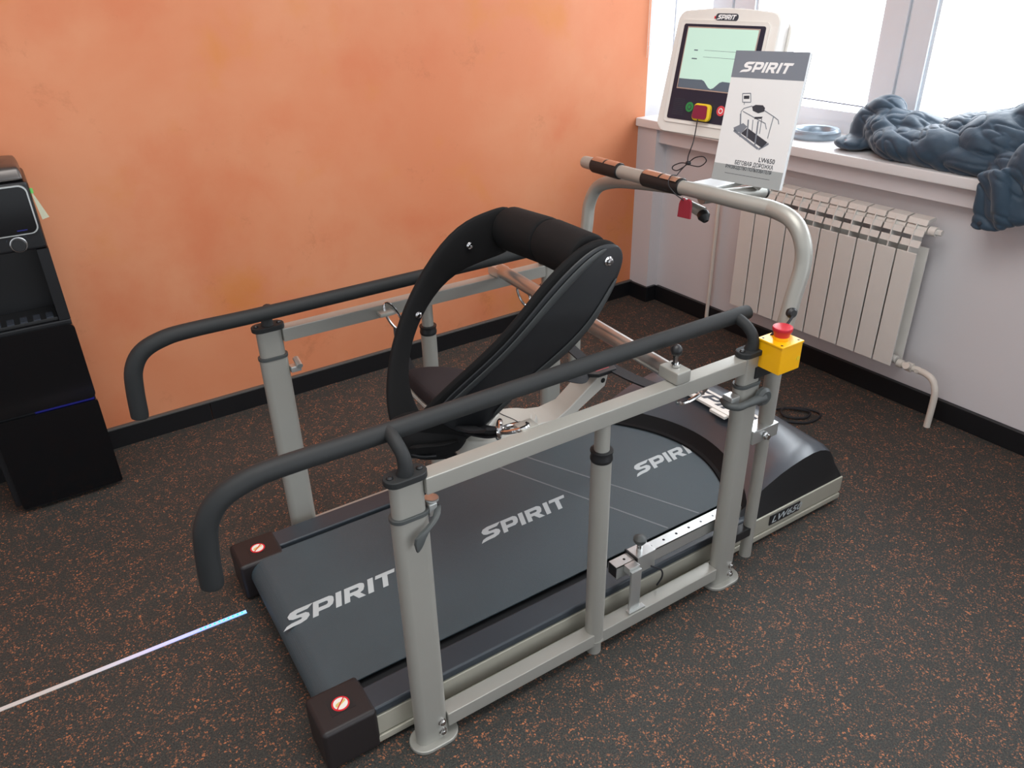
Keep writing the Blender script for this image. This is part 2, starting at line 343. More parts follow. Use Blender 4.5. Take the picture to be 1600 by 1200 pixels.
# ------------------------------------------------------------------ the room
YW = 1.403          # orange wall
XW = 2.33           # recessed wall under the window
XP = 2.258          # face of the pier in the corner
struct(MB().box(-3.4, 2.9, -3.4, 1.6, -0.06, 0.0).obj('floor', 'floor', room=True, smooth=0))
struct(MB().box(-3.4, 2.30, YW, YW + 0.12, 0.0, 2.75).obj('wall_left', 'orange', room=True, smooth=0))
wf = MB()
wf.box(XW, 2.78, -3.4, 1.75, 0.0, 0.897)                                   # parapet under the window
struct(MB().box(XP, XW, 1.27, YW, 0.0, 0.897).obj('trim_2', 'wallw', room=True, smooth=0))           # pier in the corner
struct(MB().box(2.275, XW, -3.4, 1.27, 0.832, 0.897).obj('trim_3', 'wallw', room=True, smooth=0))    # band under the sill
struct(MB().box(2.29, 2.78, -3.4, 1.75, 2.262, 2.75).obj('trim_4', 'wallw', room=True, smooth=0))   # lintel
wf2 = MB(); wf2.prism([(2.30, YW, 0.897), (2.30, 1.75, 0.897), (2.78, 1.75, 0.897), (2.78, 1.60, 0.897), (2.66, 1.58, 0.897)], (0, 0, 1.36))   # splayed reveal
struct(wf2.obj('trim_5', 'wallw', room=True, smooth=0)); struct(MB().box(2.29, 2.78, -3.4, -2.3, 0.897, 2.262).obj('trim_6', 'wallw', room=True, smooth=0))
struct(wf.obj('wall_front', 'wallw', room=True, smooth=0))
struct(MB().box(-3.4, 2.78, -3.4, 1.6, 2.75, 2.85).obj('ceiling', 'wallw', room=True, smooth=0))
# baseboards
b = MB().box(-3.4, -0.02, YW - 0.016, YW, 0, 0.078).box(-0.017, 2.26, YW - 0.016, YW, 0, 0.078); bo = struct(b.obj('baseboard_left', 'basebd', room=True, smooth=0))
MB().box(-3.4, 2.26, YW - 0.019, YW, 0.078, 0.086, 0.002).obj('baseboard_edge', 'baseedge', bo, room=True, smooth=0)
b = MB().box(XP - 0.016, XP, 1.254, YW - 0.0165, 0, 0.083).box(XP, XW - 0.016, 1.254, 1.27, 0, 0.083).box(XW - 0.02, XW, -3.4, 1.2535, 0, 0.083); struct(b.obj('baseboard_front', 'basebd', room=True, bevel=0.002, smooth=0))
# sill
b = MB().box(2.235, 2.66, -2.6, YW - 0.003, 0.9, 0.94, 0.006); struct(b.obj('trim_1', 'sill', room=True))
# window: one fixed frame, sashes, mullions, glass
wn = MB()
X0, X1 = 2.62, 2.70
wn.box(X0, X1, -2.3, 1.62, 0.94, 0.985)
wn.box(X0, X1, -2.3, 1.62, 2.20, 2.25)
for y0, y1 in ((1.045, 1.30), (0.195, 0.40), (-0.82, -0.61), (-1.85, -1.64)):
    wn.box(X0, X1, y0, y1, 0.985, 2.20)
    wn.box(X0 - 0.018, X0, y0 + 0.0, y0 + (y1 - y0) * 0.47, 0.985, 2.20, 0.004)
    wn.box(X0 - 0.018, X0, y0 + (y1 - y0) * 0.53, y1, 0.985, 2.20, 0.004)
wn.box(X0, X1, 1.55, 1.62, 0.985, 2.20); wn.box(X0, X1, -2.3, -2.24, 0.985, 2.20)
w1 = struct(wn.obj('window_1', 'pvc', room=True, smooth=30))
for y0, y1 in ((1.30, 1.55), (0.40, 1.045), (-0.61, 0.195), (-1.64, -0.82)):
    MB().box(X0 + 0.035, X0 + 0.041, y0, y1, 0.985, 2.2).obj('pane', 'glass', w1, room=True, smooth=0)
for y0, y1 in ((0.40, 1.045), (-0.61, 0.195)):
    MB().box(X0 - 0.006, X0 + 0.0, y0 - 0.0, y0 + 0.012, 0.985, 2.2).box(X0 - 0.006, X0, y1 - 0.012, y1, 0.985, 2.2).box(X0 - 0.006, X0, y0 + 0.012, y1 - 0.012, 0.985, 1.03).obj('gasket', 'pvc', w1, room=True, smooth=0)
# overhead cable strung outside
tag(MB().tube([(2.86, 1.74, 1.040), (2.86, 1.30, 1.031), (2.86, 0.903, 1.023), (2.86, 0.576, 1.017), (2.86, 0.1, 1.012), (2.86, -1.0, 1.018), (2.86, -2.5, 1.04)], 0.0028, seg=8).obj('outdoor_cable', 'navylabel', room=True), 'thin dark cable running along outside the window panes', 'cable')

# ------------------------------------------------------------------ radiator
rr = root('radiator', (2.25, 0.26, 0.0), 'white ten section radiator on the wall under the windowsill', 'radiator', room=True)
y = 0.655
for k in range(10):
    y1 = 0.655 - k * 0.0815; y0 = y1 - 0.0760; s = MB(); yc = (y0 + y1) / 2
    xf_, xb = 2.196, 2.28
    s.box(xf_, xf_ + 0.006, y0, y1, 0.20, 0.655, 0.002)                     # front panel
    s.prism([(xf_ + 0.006, y0 + 0.001, 0.674), (xf_ + 0.014, y0 + 0.001, 0.698), (xf_ + 0.018, y0 + 0.001, 0.697), (xf_ + 0.010, y0 + 0.001, 0.673)], (0, 0.074, 0))
    s.prism([(xf_ + 0.004, yc - .0025, 0.20), (xb, yc - .0025, 0.20), (xb, yc - .0025, 0.765), (xf_ + 0.03, yc - .0025, 0.765), (xf_ + 0.012, yc - .0025, 0.72), (xf_ + 0.004, yc - .0025, 0.65)], (0, 0.005, 0))   # web
    s.prism([(xf_ + 0.014, y0 + 0.001, 0.714), (xf_ + 0.022, y0 + 0.001, 0.735), (xf_ + 0.027, y0 + 0.001, 0.733), (xf_ + 0.019, y0 + 0.001, 0.713)], (0, 0.074, 0))
    s.prism([(xf_ + 0.026, y0 + 0.001, 0.752), (xf_ + 0.034, y0 + 0.001, 0.772), (xb - 0.008, y0 + 0.001, 0.776), (xb, y0 + 0.001, 0.77), (xb, y0 + 0.001, 0.762), (xf_ + 0.04, y0 + 0.001, 0.76)], (0, 0.074, 0))
    s.box(xb - 0.006, xb, y0, y1, 0.20, 0.66, 0.001)
    s.cyl((2.24, y0, 0.735), (2.24, y1, 0.735), 0.016, seg=12); s.cyl((2.24, y0, 0.215), (2.24, y1, 0.215), 0.016, seg=12)
    s.obj('section', 'radw', rr, room=True, bevel=0.0012)
s = MB().cyl((2.24, -0.16, 0.735), (2.24, -0.185, 0.735), 0.017).cyl((2.24, -0.185, 0.735), (2.24, -0.205, 0.735), 0.011, seg=6); s.obj('end_plug', 'radw', rr, room=True)
s = MB().lathe((2.24, -0.16, 0.205), (0, -1, 0), [(0, .016), (.02, .016), (.022, .012), (.035, .012), (.037, .018), (.06, .018), (.062, .012), (.08, .012)]).cyl((2.24, -0.21, 0.205), (2.205, -0.21, 0.222), 0.013).cyl((2.24, -0.235, 0.205), (2.24, -0.25, 0.205), 0.015, seg=6); s.obj('valve', 'pipew', rr, room=True)
s = MB().tube([(2.24, -0.235, 0.205), (2.237, -0.27, 0.205), (2.232, -0.305, 0.195), (2.23, -0.325, 0.165), (2.23, -0.332, 0.12), (2.23, -0.333, 0.0)], 0.0125); s.obj('supply_pipe', 'pipew', rr, room=True)
for yy in (0.45, 0.05): MB().box(2.276, XW - 0.0005, yy - 0.015, yy + 0.015, 0.70, 0.73).obj('wall_bracket', 'radw', rr, room=True)
s = MB().tube([(2.30, 0.872, 0.0), (2.30, 0.872, 0.4), (2.30, 0.875, 0.832)], 0.0095); tag(s.obj('heating_pipe', 'pipew', room=True), 'thin white vertical pipe between the corner pier and the radiator', 'pipe')

# ------------------------------------------------------------------ blind chain
bc = root('blind_chain', (2.27, 1.392, 1.262), 'thin white beaded blind chain hanging by the orange wall corner', 'blind chain', room=True)
s = MB(); pts = []
for k in range(150): s.sph((2.283, 1.379, 1.27 + k * 0.0062), 0.0022, seg=6); s.sph((2.283, 1.397, 1.27 + k * 0.0062), 0.0022, seg=6)
s.tube([(2.283, 1.379, 2.2), (2.283, 1.379, 1.272), (2.283, 1.382, 1.264), (2.283, 1.388, 1.261), (2.283, 1.394, 1.264), (2.283, 1.397, 1.272), (2.283, 1.397, 2.2)], 0.0009, seg=6, smooth=2)
s.obj('beads', 'pipew', bc, room=True)
MB().cyl((2.283, 1.36, 2.2), (2.283, YW, 2.2), 0.015).obj('chain_wheel', 'pipew', bc, room=True)

# ------------------------------------------------------------------ ring on the sill
s = MB(); rings = []
prof = [(0.098, 0.0), (0.102, 0.012), (0.100, 0.028), (0.092, 0.036), (0.078, 0.034), (0.070, 0.024), (0.068, 0.006), (0.07, 0.0)]
n = 48
for k in range(n):
    a = 2 * PI * k / n; rings.append([(2.455 + r * math.cos(a) * 1.05, 0.525 + r * math.sin(a), 0.9405 + h) for r, h in prof])
bmv = [[s.bm.verts.new(p) for p in r] for r in rings]
for k in range(n):
    for j in range(len(prof)): s.bm.faces.new((bmv[k][j], bmv[(k + 1) % n][j], bmv[(k + 1) % n][(j + 1) % len(prof)], bmv[k][(j + 1) % len(prof)]))
tag(s.obj('metal_ring', 'steelring', room=True), 'round grey ring lying on the windowsill beside the jacket', 'ring')

# ------------------------------------------------------------------ treadmill
T = root('treadmill', (0.66, 0, 0), 'grey and black rehabilitation treadmill with long side rails and console', 'treadmill')
YP = 0.426; L_ = 0.944
# side profiles and front bumper
for s_ in (-1, 1):
    s = MB(); ya = s_ * 0.377
    s.box(-0.20, 1.56, min(ya, ya - s_ * 0.035), max(ya, ya - s_ * 0.035), 0.036, 0.096, 0.004)
    s.box(-0.19, 1.555, min(ya + s_ * .004, ya - s_ * 0.035), max(ya + s_ * .004, ya - s_ * 0.035), 0.014, 0.034, 0.004)
    s.obj('side_profile', 'frame', T)
MB().box(1.53, 1.562, -0.342, 0.342, 0.014, 0.096, 0.004).obj('front_bumper', 'frame', T)
MB().box(-0.12, 1.53, -0.3415, 0.3415, 0.03, 0.108).obj('deck', 'blackpl', T)
# belt: closed loop around the rear roller
pr = [(1.32, 0.1246), (-0.165, 0.1246)] + [(-0.165 + 0.046 * math.cos(a), 0.0786 + 0.046 * math.sin(a)) for a in [PI / 2 + PI * k / 12 for k in range(1, 13)]] + [(1.32, 0.0326 - 0.006)]
s = MB(); ins = [(1.32, 0.1216), (-0.165, 0.1216)] + [(-0.165 + 0.043 * math.cos(a), 0.0786 + 0.043 * math.sin(a)) for a in [PI / 2 + PI * k / 12 for k in range(1, 13)]] + [(1.32, 0.0296)]
s = MB().prism([(x, -0.28, z) for x, z in pr[:-1]] + [(-0.12, -0.28, 0.0326)] + [(-0.12, -0.28, 0.0346)] + [(x, -0.28, z) for x, z in ins[:-1][::-1]], (0, 0.56, 0))
s.obj('belt', 'belt', T, smooth=30)
MB().cyl((-0.165, -0.30, 0.0786), (-0.165, 0.30, 0.0786), 0.0425, seg=32).obj('rear_roller', 'blackpl', T)
# faint diagonal lines on the belt
def strip(a, b, w, z=0.1249):
    a = Vector(a + (z,)); b = Vector(b + (z,)); d = (b - a).normalized(); n_ = Vector((-d.y, d.x, 0)) * w / 2
    return [a - n_, b - n_, b + n_, a + n_]
s = MB()
for a, b in (((0.738, 0.278), (0.999, -0.276)), ((0.629, 0.278), (0.873, -0.276))): s.prism(strip(a, b, 0.006), (0, 0, 0.0003))
s.obj('belt_line', 'beltline', T, smooth=0)
# wordmarks along the belt
for x0, x1 in ((-0.198, 0.122), (0.391, 0.712), (0.981, 1.302)):
    wordmark((x0, -0.031 if x0 < 0 else -0.022, 0.1247), (x1 - x0, 0.0, 0), (0.0, 0.053, 0), (0, 0, 1), 'belt_wordmark', 'silverink', T)
# foot rails and end caps
for s_ in (-1, 1):
    y0, y1 = sorted((s_ * 0.303, s_ * 0.376))
    MB().box(-0.115, 1.12, y0, y1, 0.097, 0.1225, 0.006, 3).obj('foot_rail', 'darkrail', T)
    y0, y1 = sorted((s_ * 0.262, s_ * 0.384))
    c = MB(); c.box(-0.236, -0.107, y0, y1, 0.006, 0.1265, 0.011, 3)
    cap = c.obj('end_cap', 'brownblk', T)
    cx, cy = -0.168, s_ * 0.322
    if s_ < 0: cx = -0.17
    MB().box(cx - 0.028, cx + 0.028, cy - 0.024, cy + 0.024, 0.1264, 0.1269).obj('sticker_backing', 'blackpl', cap, smooth=0)
    st = MB().cyl((cx, cy, 0.1264), (cx, cy, 0.1274), 0.0205, seg=32).obj('warning_sticker', 'stred', cap, label='round red and white no stepping sticker')
    s = MB().cyl((cx, cy, 0.1264), (cx, cy, 0.1278), 0.0165, seg=32); s.obj('sticker_disc', 'sticker', cap)
    s = MB().prism([(cx - .011, cy + .002, .1277), (cx - .003, cy + .005, .1277), (cx + .004, cy + .004, .1277), (cx + .013, cy + .008, .1277), (cx + .013, cy + .002, .1277), (cx + .002, cy - .003, .1277), (cx - .008, cy - .008, .1277), (cx - .013, cy - .004, .1277)], (0, 0, .0003)); s.obj('foot_symbol', 'foot', cap, smooth=0)
    s = MB().prism([(cx - .013, cy - .011, .128), (cx - .011, cy - .013, .128), (cx + .013, cy + .011, .128), (cx + .011, cy + .013, .128)], (0, 0, .0003)); s.obj('prohibition_bar', 'stred', cap, smooth=0)
# motor hood
def hz(u):  # height profile along the hood, u 0 rear .. 1 front
    P = [(0, 0.134), (0.04, 0.142), (0.20, 0.182), (0.38, 0.216), (0.56, 0.236), (0.70, 0.241), (0.80, 0.236), (0.88, 0.214), (0.95, 0.165), (1.0, 0.104)]
    for (a, p), (b_, q_) in zip(P, P[1:]):
        if u <= b_: t = (u - a) / (b_ - a); return p + (q_ - p) * t
    return P[-1][1]
us = [0, .03, .07, .12, .2, .3, .4, .5, .6, .7, .77, .83, .88, .92, .96, 1.0]; nv = 24
s = MB(); G = []
for i, u in enumerate(us):
    row = []
    for j in range(nv + 1):
        v = -1 + 2 * j / nv; y_ = v * 0.352; xe = 1.240 - 1.45 * y_ * y_
        x = xe + (1.556 - xe) * u; z = hz(u) - (0.010 if abs(v) > 0.97 else 0) 
        row.append(s.bm.verts.new((x, y_, z)))
    G.append(row)
for a, b_ in zip(G, G[1:]):
    for j in range(nv): s.bm.faces.new((a[j], a[j + 1], b_[j + 1], b_[j]))
hood = s.obj('motor_hood', 'hood', T, smooth=60)
hood.data.materials.append(M['matblk'])
for f in hood.data.polygons:
    if f.index < 3 * nv: f.material_index = 1        # dark rear border of the hood
# side cheeks of the hood
for s_ in (-1, 1):
    s = MB(); top = []; bot = []
    xs0 = 1.240 - 1.45 * 0.352 ** 2
    for u in us:
        x = xs0 + (1.556 - xs0) * u; top.append((x, s_ * 0.352, hz(u) - 0.010)); bot.append((x, s_ * 0.372, 0.096))
    a = [s.bm.verts.new(p) for p in top]; b_ = [s.bm.verts.new(p) for p in bot]
    for k in range(len(a) - 1): s.bm.faces.new((a[k], a[k + 1], b_[k + 1], b_[k]))
    s.obj('hood_cheek', 'gloss' if False else 'blackpl', T)
# rear lip of the hood: dark arched band sloping down to the belt
s = MB(); A = []; B_ = []; Cc = []
for j in range(nv + 1):
    v = -1 + 2 * j / nv; y_ = v * 0.352; xe = 1.240 - 1.45 * y_ * y_
    A.append(s.bm.verts.new((xe, y_, 0.134 - (0.010 if abs(v) > 0.97 else 0)))); B_.append(s.bm.verts.new((xe - 0.012, y_, 0.131 - (0.006 if abs(v) > 0.97 else 0)))); Cc.append(s.bm.verts.new((xe - 0.014, y_, 0.1255 if abs(y_) < .29 else 0.12)))
for a, b_ in ((A, B_), (B_, Cc)):
    for j in range(nv): s.bm.faces.new((a[j], a[j + 1], b_[j + 1], b_[j]))
s.obj('hood_lip', 'matblk', T)
# white wordmark plate lying on the crown of the hood
pl = MB().box(1.345, 1.425, -0.185, 0.185, 0.234, 0.2445, 0.002).box(1.33, 1.347, -0.05, 0.02, 0.230, 0.241, 0.002).obj('hood_name_plate', 'sticker', T, label='white name plate across the hood')
wordmark((1.363, 0.165, 0.2446), (0, -0.33, 0), (0.047, 0, 0), (0, 0, 1), 'hood_wordmark', 'ink', pl)
s = MB().box(1.205, 1.345, -0.3800, -0.3772, 0.052, 0.088, 0.001).obj('model_plate', 'blackpl', T)
text('LW650', (1.212, -0.3801, 0.059), (1, 0, 0), (0, -1, 0), 0.024, 'model_lettering', 'silverink', s, shear=0.3, offset=0.0006, xs=1.35)
for x in (1.30, 0.1):
    for s_ in (-1, 1): MB().cyl((x, s_ * 0.33, 0.0), (x, s_ * 0.33, 0.004), 0.022).cyl((x, s_ * 0.33, 0.004), (x, s_ * 0.33, 0.03), 0.008).cyl((x, s_ * .33, .010), (x, s_ * .33, .018), .016, seg=6).obj('levelling_foot', 'chrome' if x > 1 else 'blackpl', T)

# posts
def post(x, s_, lever):
    yc = s_ * YP
    p = MB(); p.stadium(x, yc, 0.010, 0.655, 0.078, 0.038)
    o = p.obj('post', 'silver', T)
    MB().stadium(x + 0.005, yc, 0.0, 0.010, 0.120, 0.074).obj('base_plate', 'silver', o, bevel=0.002)
    MB().stadium(x, yc, 0.655, 0.738, 0.070, 0.032).obj('inner_post', 'silver', o)
    MB().stadium(x, yc, 0.652, 0.661, 0.083, 0.043).obj('collar', 'collar', o, bevel=0.001)
    for z in (0.030, 0.062):
        MB().lathe((x + 0.020, yc + s_ * 0.0185, z), (0, s_, 0), [(0, .010), (.003, .010), (.004, .0075), (.008, .0070), (.010, .004)], 12).obj('bolt', 'chrome', o)
    # clamp lever
    if lever == 'down':
        xx = x + 0.046
        MB().lathe((xx + 0.006, yc - s_ * 0.004, 0.668), (0.1, 0, 1), [(0, .015), (.004, .015), (.005, .013)], 20).box(xx - .008, xx + .010, yc - .014, yc + .014, 0.640, 0.668, .002).obj('hinge', 'bright', o)
        MB().loft([[(xx + dx + a * w_, yc + s_ * (0.030 + dy) + c_ * 0.005, z + b_ * 0.004) for a, b_, c_ in ((-1, -1, -1), (1, 1, -1), (1, 1, 1), (-1, -1, 1))] for dx, dy, z, w_ in ((.012, -.022, .662, .008), (.004, -.004, .650, .011), (-.018, .004, .636, .014), (-.040, .006, .628, .022), (-.046, .008, .600, .010), (-.050, .008, .590, .004))]).obj('clamp_lever', 'collar', o, subsurf=1)
    elif lever == 'ring':
        MB().box(x - 0.070, x - 0.040, yc - 0.020, yc + 0.012, 0.618, 0.640, .003).obj('hinge', 'bright', o)
        MB().tube([(x - 0.066, yc + 0.014, 0.622), (x - 0.074, yc - 0.012, 0.620), (x - 0.058, yc - 0.032, 0.619), (x - 0.030, yc - 0.034, 0.619), (x + 0.004, yc - 0.034, 0.62), (x + 0.028, yc - 0.035, 0.622)], 0.008, radii=[.007, .009, .010, .009, .012, .016]).lathe((x + 0.030, yc - 0.026, 0.622), (0, -1, 0), [(0, .024), (.010, .025), (.018, .018)], 20).obj('clamp_lever', 'collar', o)
    else:
        MB().box(x + 0.038, x + 0.068, yc - 0.020, yc + 0.006, 0.600, 0.618, .003).cyl((x + .062, yc - .026, .618), (x + .062, yc + .006, .630), .009, seg=12).obj('hinge', 'bright', o)
    # cap plate and gooseneck holding the padded handrail
    g = MB(); g.stadium(x, yc, 0.738, 0.752, 0.089, 0.047)
    g.tube([(x, yc, 0.748), (x + 0.002, yc + s_ * 0.002, 0.768), (x + 0.002, yc - s_ * 0.006, 0.790), (x, yc - s_ * 0.030, 0.808), (x, yc - s_ * 0.062, 0.816)], 0.016, radii=[.018, .0145, .0135, .0135, .014])
    go = g.obj('handrail_bracket', 'foam', o, bevel=0.002)
    for dx in (-.031, .031): MB().lathe((x + dx, yc, 0.752), (0, 0, 1), [(0, .007), (.002, .007), (.005, .004)], 12).obj('bracket_screw', 'blackpl', go)
    return o
post(0, -1, 'down'); post(L_, -1, 'ring'); post(0, 1, 'block'); post(L_, 1, 'block')
for s_ in (-1, 1):
    yc = s_ * YP; ya, yb = sorted((s_ * 0.446, s_ * 0.406)); xm = 0.4796
    MB().box(0.033, L_ - 0.033, ya, yb, 0.698, 0.7375, 0.003).obj('top_rail', 'silver', T)
    MB().box(0.037, L_ - 0.037, ya, yb, 0.034, 0.074, 0.003).obj('lower_rail', 'silver', T)
    m_ = MB().cyl((xm, yc, 0.045), (xm, yc, 0.603), 0.024, seg=28).cyl((xm, yc, 0.0), (xm, yc, 0.045), 0.0195).cyl((xm, yc, 0.043), (xm, yc, 0.047), 0.026).obj('centre_post', 'silver', T)
    MB().lathe((xm, yc, 0.600), (0, 0, 1), [(0, .0245), (.004, .0262), (.010, .0262), (.012, .0250), (.022, .0245), (.024, .0265), (.028, .0265), (.029, .019)]).obj('centre_collar', 'blackpl', m_)
    MB().cyl((xm, yc, 0.60), (xm, yc, 0.699), 0.0180).obj('inner_tube', 'silver', m_)
    yh = s_ * 0.362
    h = MB().tube([(0.962, yh, 0.816), (0.955, yh, 0.816), (0.5, yh, 0.815), (0.0, yh, 0.811), (-0.20, yh, 0.812), (-0.27, yh, 0.806), (-0.322, yh, 0.785), (-0.350, yh, 0.745), (-0.360, yh, 0.69), (-0.365, yh, 0.625), (-0.366, yh, 0.615)], 0.021, seg=24, smooth=5, radii=[.016, .0192, .0192, .0192, .0197, .0205, .0210, .0213, .0213, .0213, .0195]).obj('handrail', 'foam', T)

# console mast
ms = MB().tube([(1.046, -YP, 0.05), (1.047, -YP, 0.30), (1.046, -YP, 0.46)], 0.0172, smooth=2).tube([(1.046, -YP, 0.47), (1.045, -YP, 0.60), (1.050, -YP, 0.72), (1.074, -YP, 0.85), (1.092, -YP, 0.935), (1.094, -0.412, 0.995), (1.097, -0.372, 1.035), (1.102, -0.30, 1.047), (1.114, -0.18, 1.040), (1.122, 0.0, 1.034), (1.122, 0.24, 1.008), (1.118, 0.34, 0.990), (1.110, 0.40, 0.962), (1.100, YP, 0.905), (1.090, YP, 0.82), (1.062, YP, 0.64), (1.052, YP, 0.52), (1.050, YP, 0.05)], 0.0208, seg=22, smooth=6)
mast = ms.obj('console_mast', 'silver', T)
cl = MB().box(0.975, 1.072, -0.449, -0.403, 0.468, 0.508, 0.003).obj('mast_clamp', 'bright', T, label='bright steel clamp joining post and mast')
MB().box(0.975, 1.04, -0.44, -0.41, 0.13, 0.16, .003).obj('lower_mast_clamp', 'blackpl', T)
MB().lathe((1.020, -0.451, 0.485), (0, -1, 0), [(0, .011), (.003, .011), (.005, .008), (.012, .007)], 12).obj('bolt', 'chrome', cl)
MB().box(0.975, 1.072, 0.403, 0.449, 0.468, 0.508, 0.003).obj('mast_clamp', 'bright', T)
hb = MB().tube([(1.060, 0.395, 1.050), (1.060, 0.390, 1.050), (1.062, 0.2, 1.050), (1.070, 0.0, 1.050), (1.078, -0.12, 1.050), (1.090, -0.22, 1.048), (1.102, -0.30, 1.047)], 0.0225, seg=22, radii=[.015, .0193, .0195, .0195, .0198, .0203, .0207]).obj('hand_bar', 'silver', T)
for a, b_ in ((0.355, 0.232), (0.128, -0.018)):
    xa = 1.0605 if a > .2 else 1.066
    gr = MB().lathe((xa - 0.0005, a, 1.05), (0.008 if a < .2 else 0.002, b_ - a, 0), [(0, .0225), (.004, .0242), (abs(b_ - a) - .004, .0242), (abs(b_ - a), .0225)]).obj('grip', 'blackpl', hb)
    mid = (a + b_) / 2
    for q0, q1 in ((a - .006, mid + .004), (mid - .004, b_ + .006)):
        pd = MB()
        for ang0 in range(6):
            t0 = math.radians(58 + ang0 * 13); t1 = math.radians(58 + (ang0 + 1) * 13); r0 = 0.0238; r1 = 0.0254
            X = lambda r, t: (xa + r * math.cos(t), 1.05 + r * math.sin(t))
            pd.prism([(X(r0, t0)[0], q0, X(r0, t0)[1]), (X(r1, t0)[0], q0, X(r1, t0)[1]), (X(r1, t1)[0], q0, X(r1, t1)[1]), (X(r0, t1)[0], q0, X(r0, t1)[1])], (0.0005, q1 - q0, 0))
        pd.obj('pulse_sensor', 'copper', gr)
# console support: two arms running forward from the bar, tilt bracket below
ar = MB().tube([(1.09, -0.075, 1.030), (1.20, -0.088, 1.026), (1.315, -0.095, 1.015)], 0.018).obj('support_arm', 'silver', T)
MB().cyl((1.313, -0.095, 1.015), (1.325, -0.096, 1.0135), 0.0165).obj('arm_cap', 'blackpl', ar)
MB().box(1.10, 1.265, -0.075, 0.005, 1.040, 1.052, 0.002).obj('console_bracket', 'bright', T)
br = MB().tube([(1.12, 0.03, 0.995), (1.135, 0.0, 0.982), (1.145, -0.035, 0.970)], 0.015, radii=[.012, .014, .017]).obj('tilt_lever', 'silver', T)
MB().lathe((1.142, -0.032, 0.975), (-0.1, -0.62, -0.62), [(0, .012), (.006, .017), (.018, .018), (.026, .013), (.034, .008)], 14).obj('tilt_knob', 'blackpl', br)
# rubber grommet with the emergency stop wire
MB().lathe((1.060, -0.437, 0.824), (-0.35, -1, 0.1), [(0, .014), (.008, .014), (.014, .009)], 16).obj('grommet', 'blackpl', mast)
MB().tube([(1.050, -0.452, 0.820), (1.02, -0.455, 0.80), (0.995, -0.44, 0.78), (0.985, -0.44, 0.74), (0.99, -0.45, 0.70)], 0.0035, seg=8).obj('stop_wire', 'cordk', mast)
# emergency stop box
eb = MB().box(0.958, 1.034, -0.505, -0.432, 0.705, 0.775, 0.002).obj('stop_box', 'yellow', T, label='yellow emergency stop box')
MB().box(0.956, 1.036, -0.507, -0.430, 0.775, 0.7765 + 0.004, 0.0015).obj('stop_box_lid', 'yellow', eb)
MB().cyl((0.996, -0.469, 0.780), (0.996, -0.469, 0.789), 0.019).obj('button_base', 'yellow', eb)
MB().lathe((0.996, -0.469, 0.788), (0, 0, 1), [(0, .0185), (.008, .0195), (.016, .0235), (.022, .0245), (.025, .0235), (.026, .018), (.0255, .010)]).obj('stop_button', 'red', eb, label='red mushroom button')
for dx, dy in ((.008, .008), (.068, .008), (.008, .065), (.068, .065)): MB().cyl((.958 + dx, -.505 + dy, .780), (.958 + dx, -.505 + dy, .7812), .003, seg=8).obj('lid_screw', 'blackpl', eb)
MB().box(0.95, 1.03, -0.446, -0.405, 0.672, 0.7045, 0.002).obj('box_holder', 'blackpl', eb)
MB().lathe((1.024, -0.5051, 0.735), (0, -1, 0), [(0, .006), (.0008, .006)], 14).obj('lid_mark', 'yel2', eb)

# cross bar with clamps and index knob
cb = MB().cyl((0.698, -0.400, 0.750), (0.735, 0.405, 0.758), 0.0205, seg=28).obj('cross_bar', 'alu', T, label='scuffed bare aluminium cross bar')
for x, s_ in ((0.697, -1), (0.736, 1)):
    ya, yb = sorted((s_ * 0.449, s_ * 0.385))
    MB().box(x - 0.022, x + 0.022, ya, yb, 0.738, 0.7705, 0.005).obj('bar_clamp', 'silver' if s_ < 0 else 'bright', cb)
    if s_ < 0:
        MB().cyl((x, -0.417, 0.772), (x, -0.417, 0.779), 0.010).cyl((x, -0.417, 0.777), (x, -0.417, 0.802), 0.0065, seg=6).obj('knob_pin', 'chrome', cb)
        MB().sph((x, -0.417, 0.812), 0.0138, (1, 1, 1.08)).obj('ball_knob', 'blackpl', cb)

# seat slide on the near side
sl = MB().box(0.568, 1.03, -0.402, -0.367, 0.177, 0.178).box(0.568, 1.03, -0.402, -0.367, 0.2135, 0.2155).box(0.568, 1.03, -0.402, -0.400, 0.177, 0.2155).box(0.568, 1.03, -0.369, -0.367, 0.177, 0.2155).obj('slide_rail', 'bright', T, label='bright steel square slide rail')
for k in range(8):
    x = 0.598 + k * 0.0465
    if 0.60 < x < 0.69 and k > 0: continue
    MB().cyl((x + .008, -0.385, 0.2156), (x + .008, -0.385, 0.2160), 0.0038, seg=12).obj('index_hole', 'gloss', sl)
MB().box(0.569, 0.583, -0.3995, -0.3695, 0.1785, 0.2130).obj('rail_plug', 'blackpl', sl)
sv = MB().box(0.633, 0.698, -0.407, -0.362, 0.164, 0.2205, 0.002).obj('slide_sleeve', 'bright', sl)
MB().box(0.629, 0.6328, -0.409, -0.360, 0.160, 0.222).obj('sleeve_gasket', 'blackpl', sv)
MB().cyl((0.658, -0.385, 0.220), (0.658, -0.385, 0.244), 0.008, 0.006, seg=14).obj('index_pin', 'chrome', sv)
MB().lathe((0.658, -0.385, 0.240), (0, 0, 1), [(0, .007), (.006, .012), (.014, .0175), (.022, .0175), (.027, .012), (.029, .004)]).obj('index_knob', 'collar', sv)
MB().box(0.590, 0.626, -0.4265, -0.4025, 0.196, 0.2175, .002).box(0.592, 0.626, -0.4345, -0.4265, 0.0745, 0.210, .002).box(0.585, 0.640, -0.443, -0.4265, 0.0745, 0.080, .001).obj('slide_foot', 'bright', sl)
MB().tube([(0.668, -0.424, 0.190), (0.700, -0.430, 0.165), (0.716, -0.420, 0.125), (0.715, -0.405, 0.085)], 0.0025, seg=8).obj('slide_wire', 'cordk', sl)

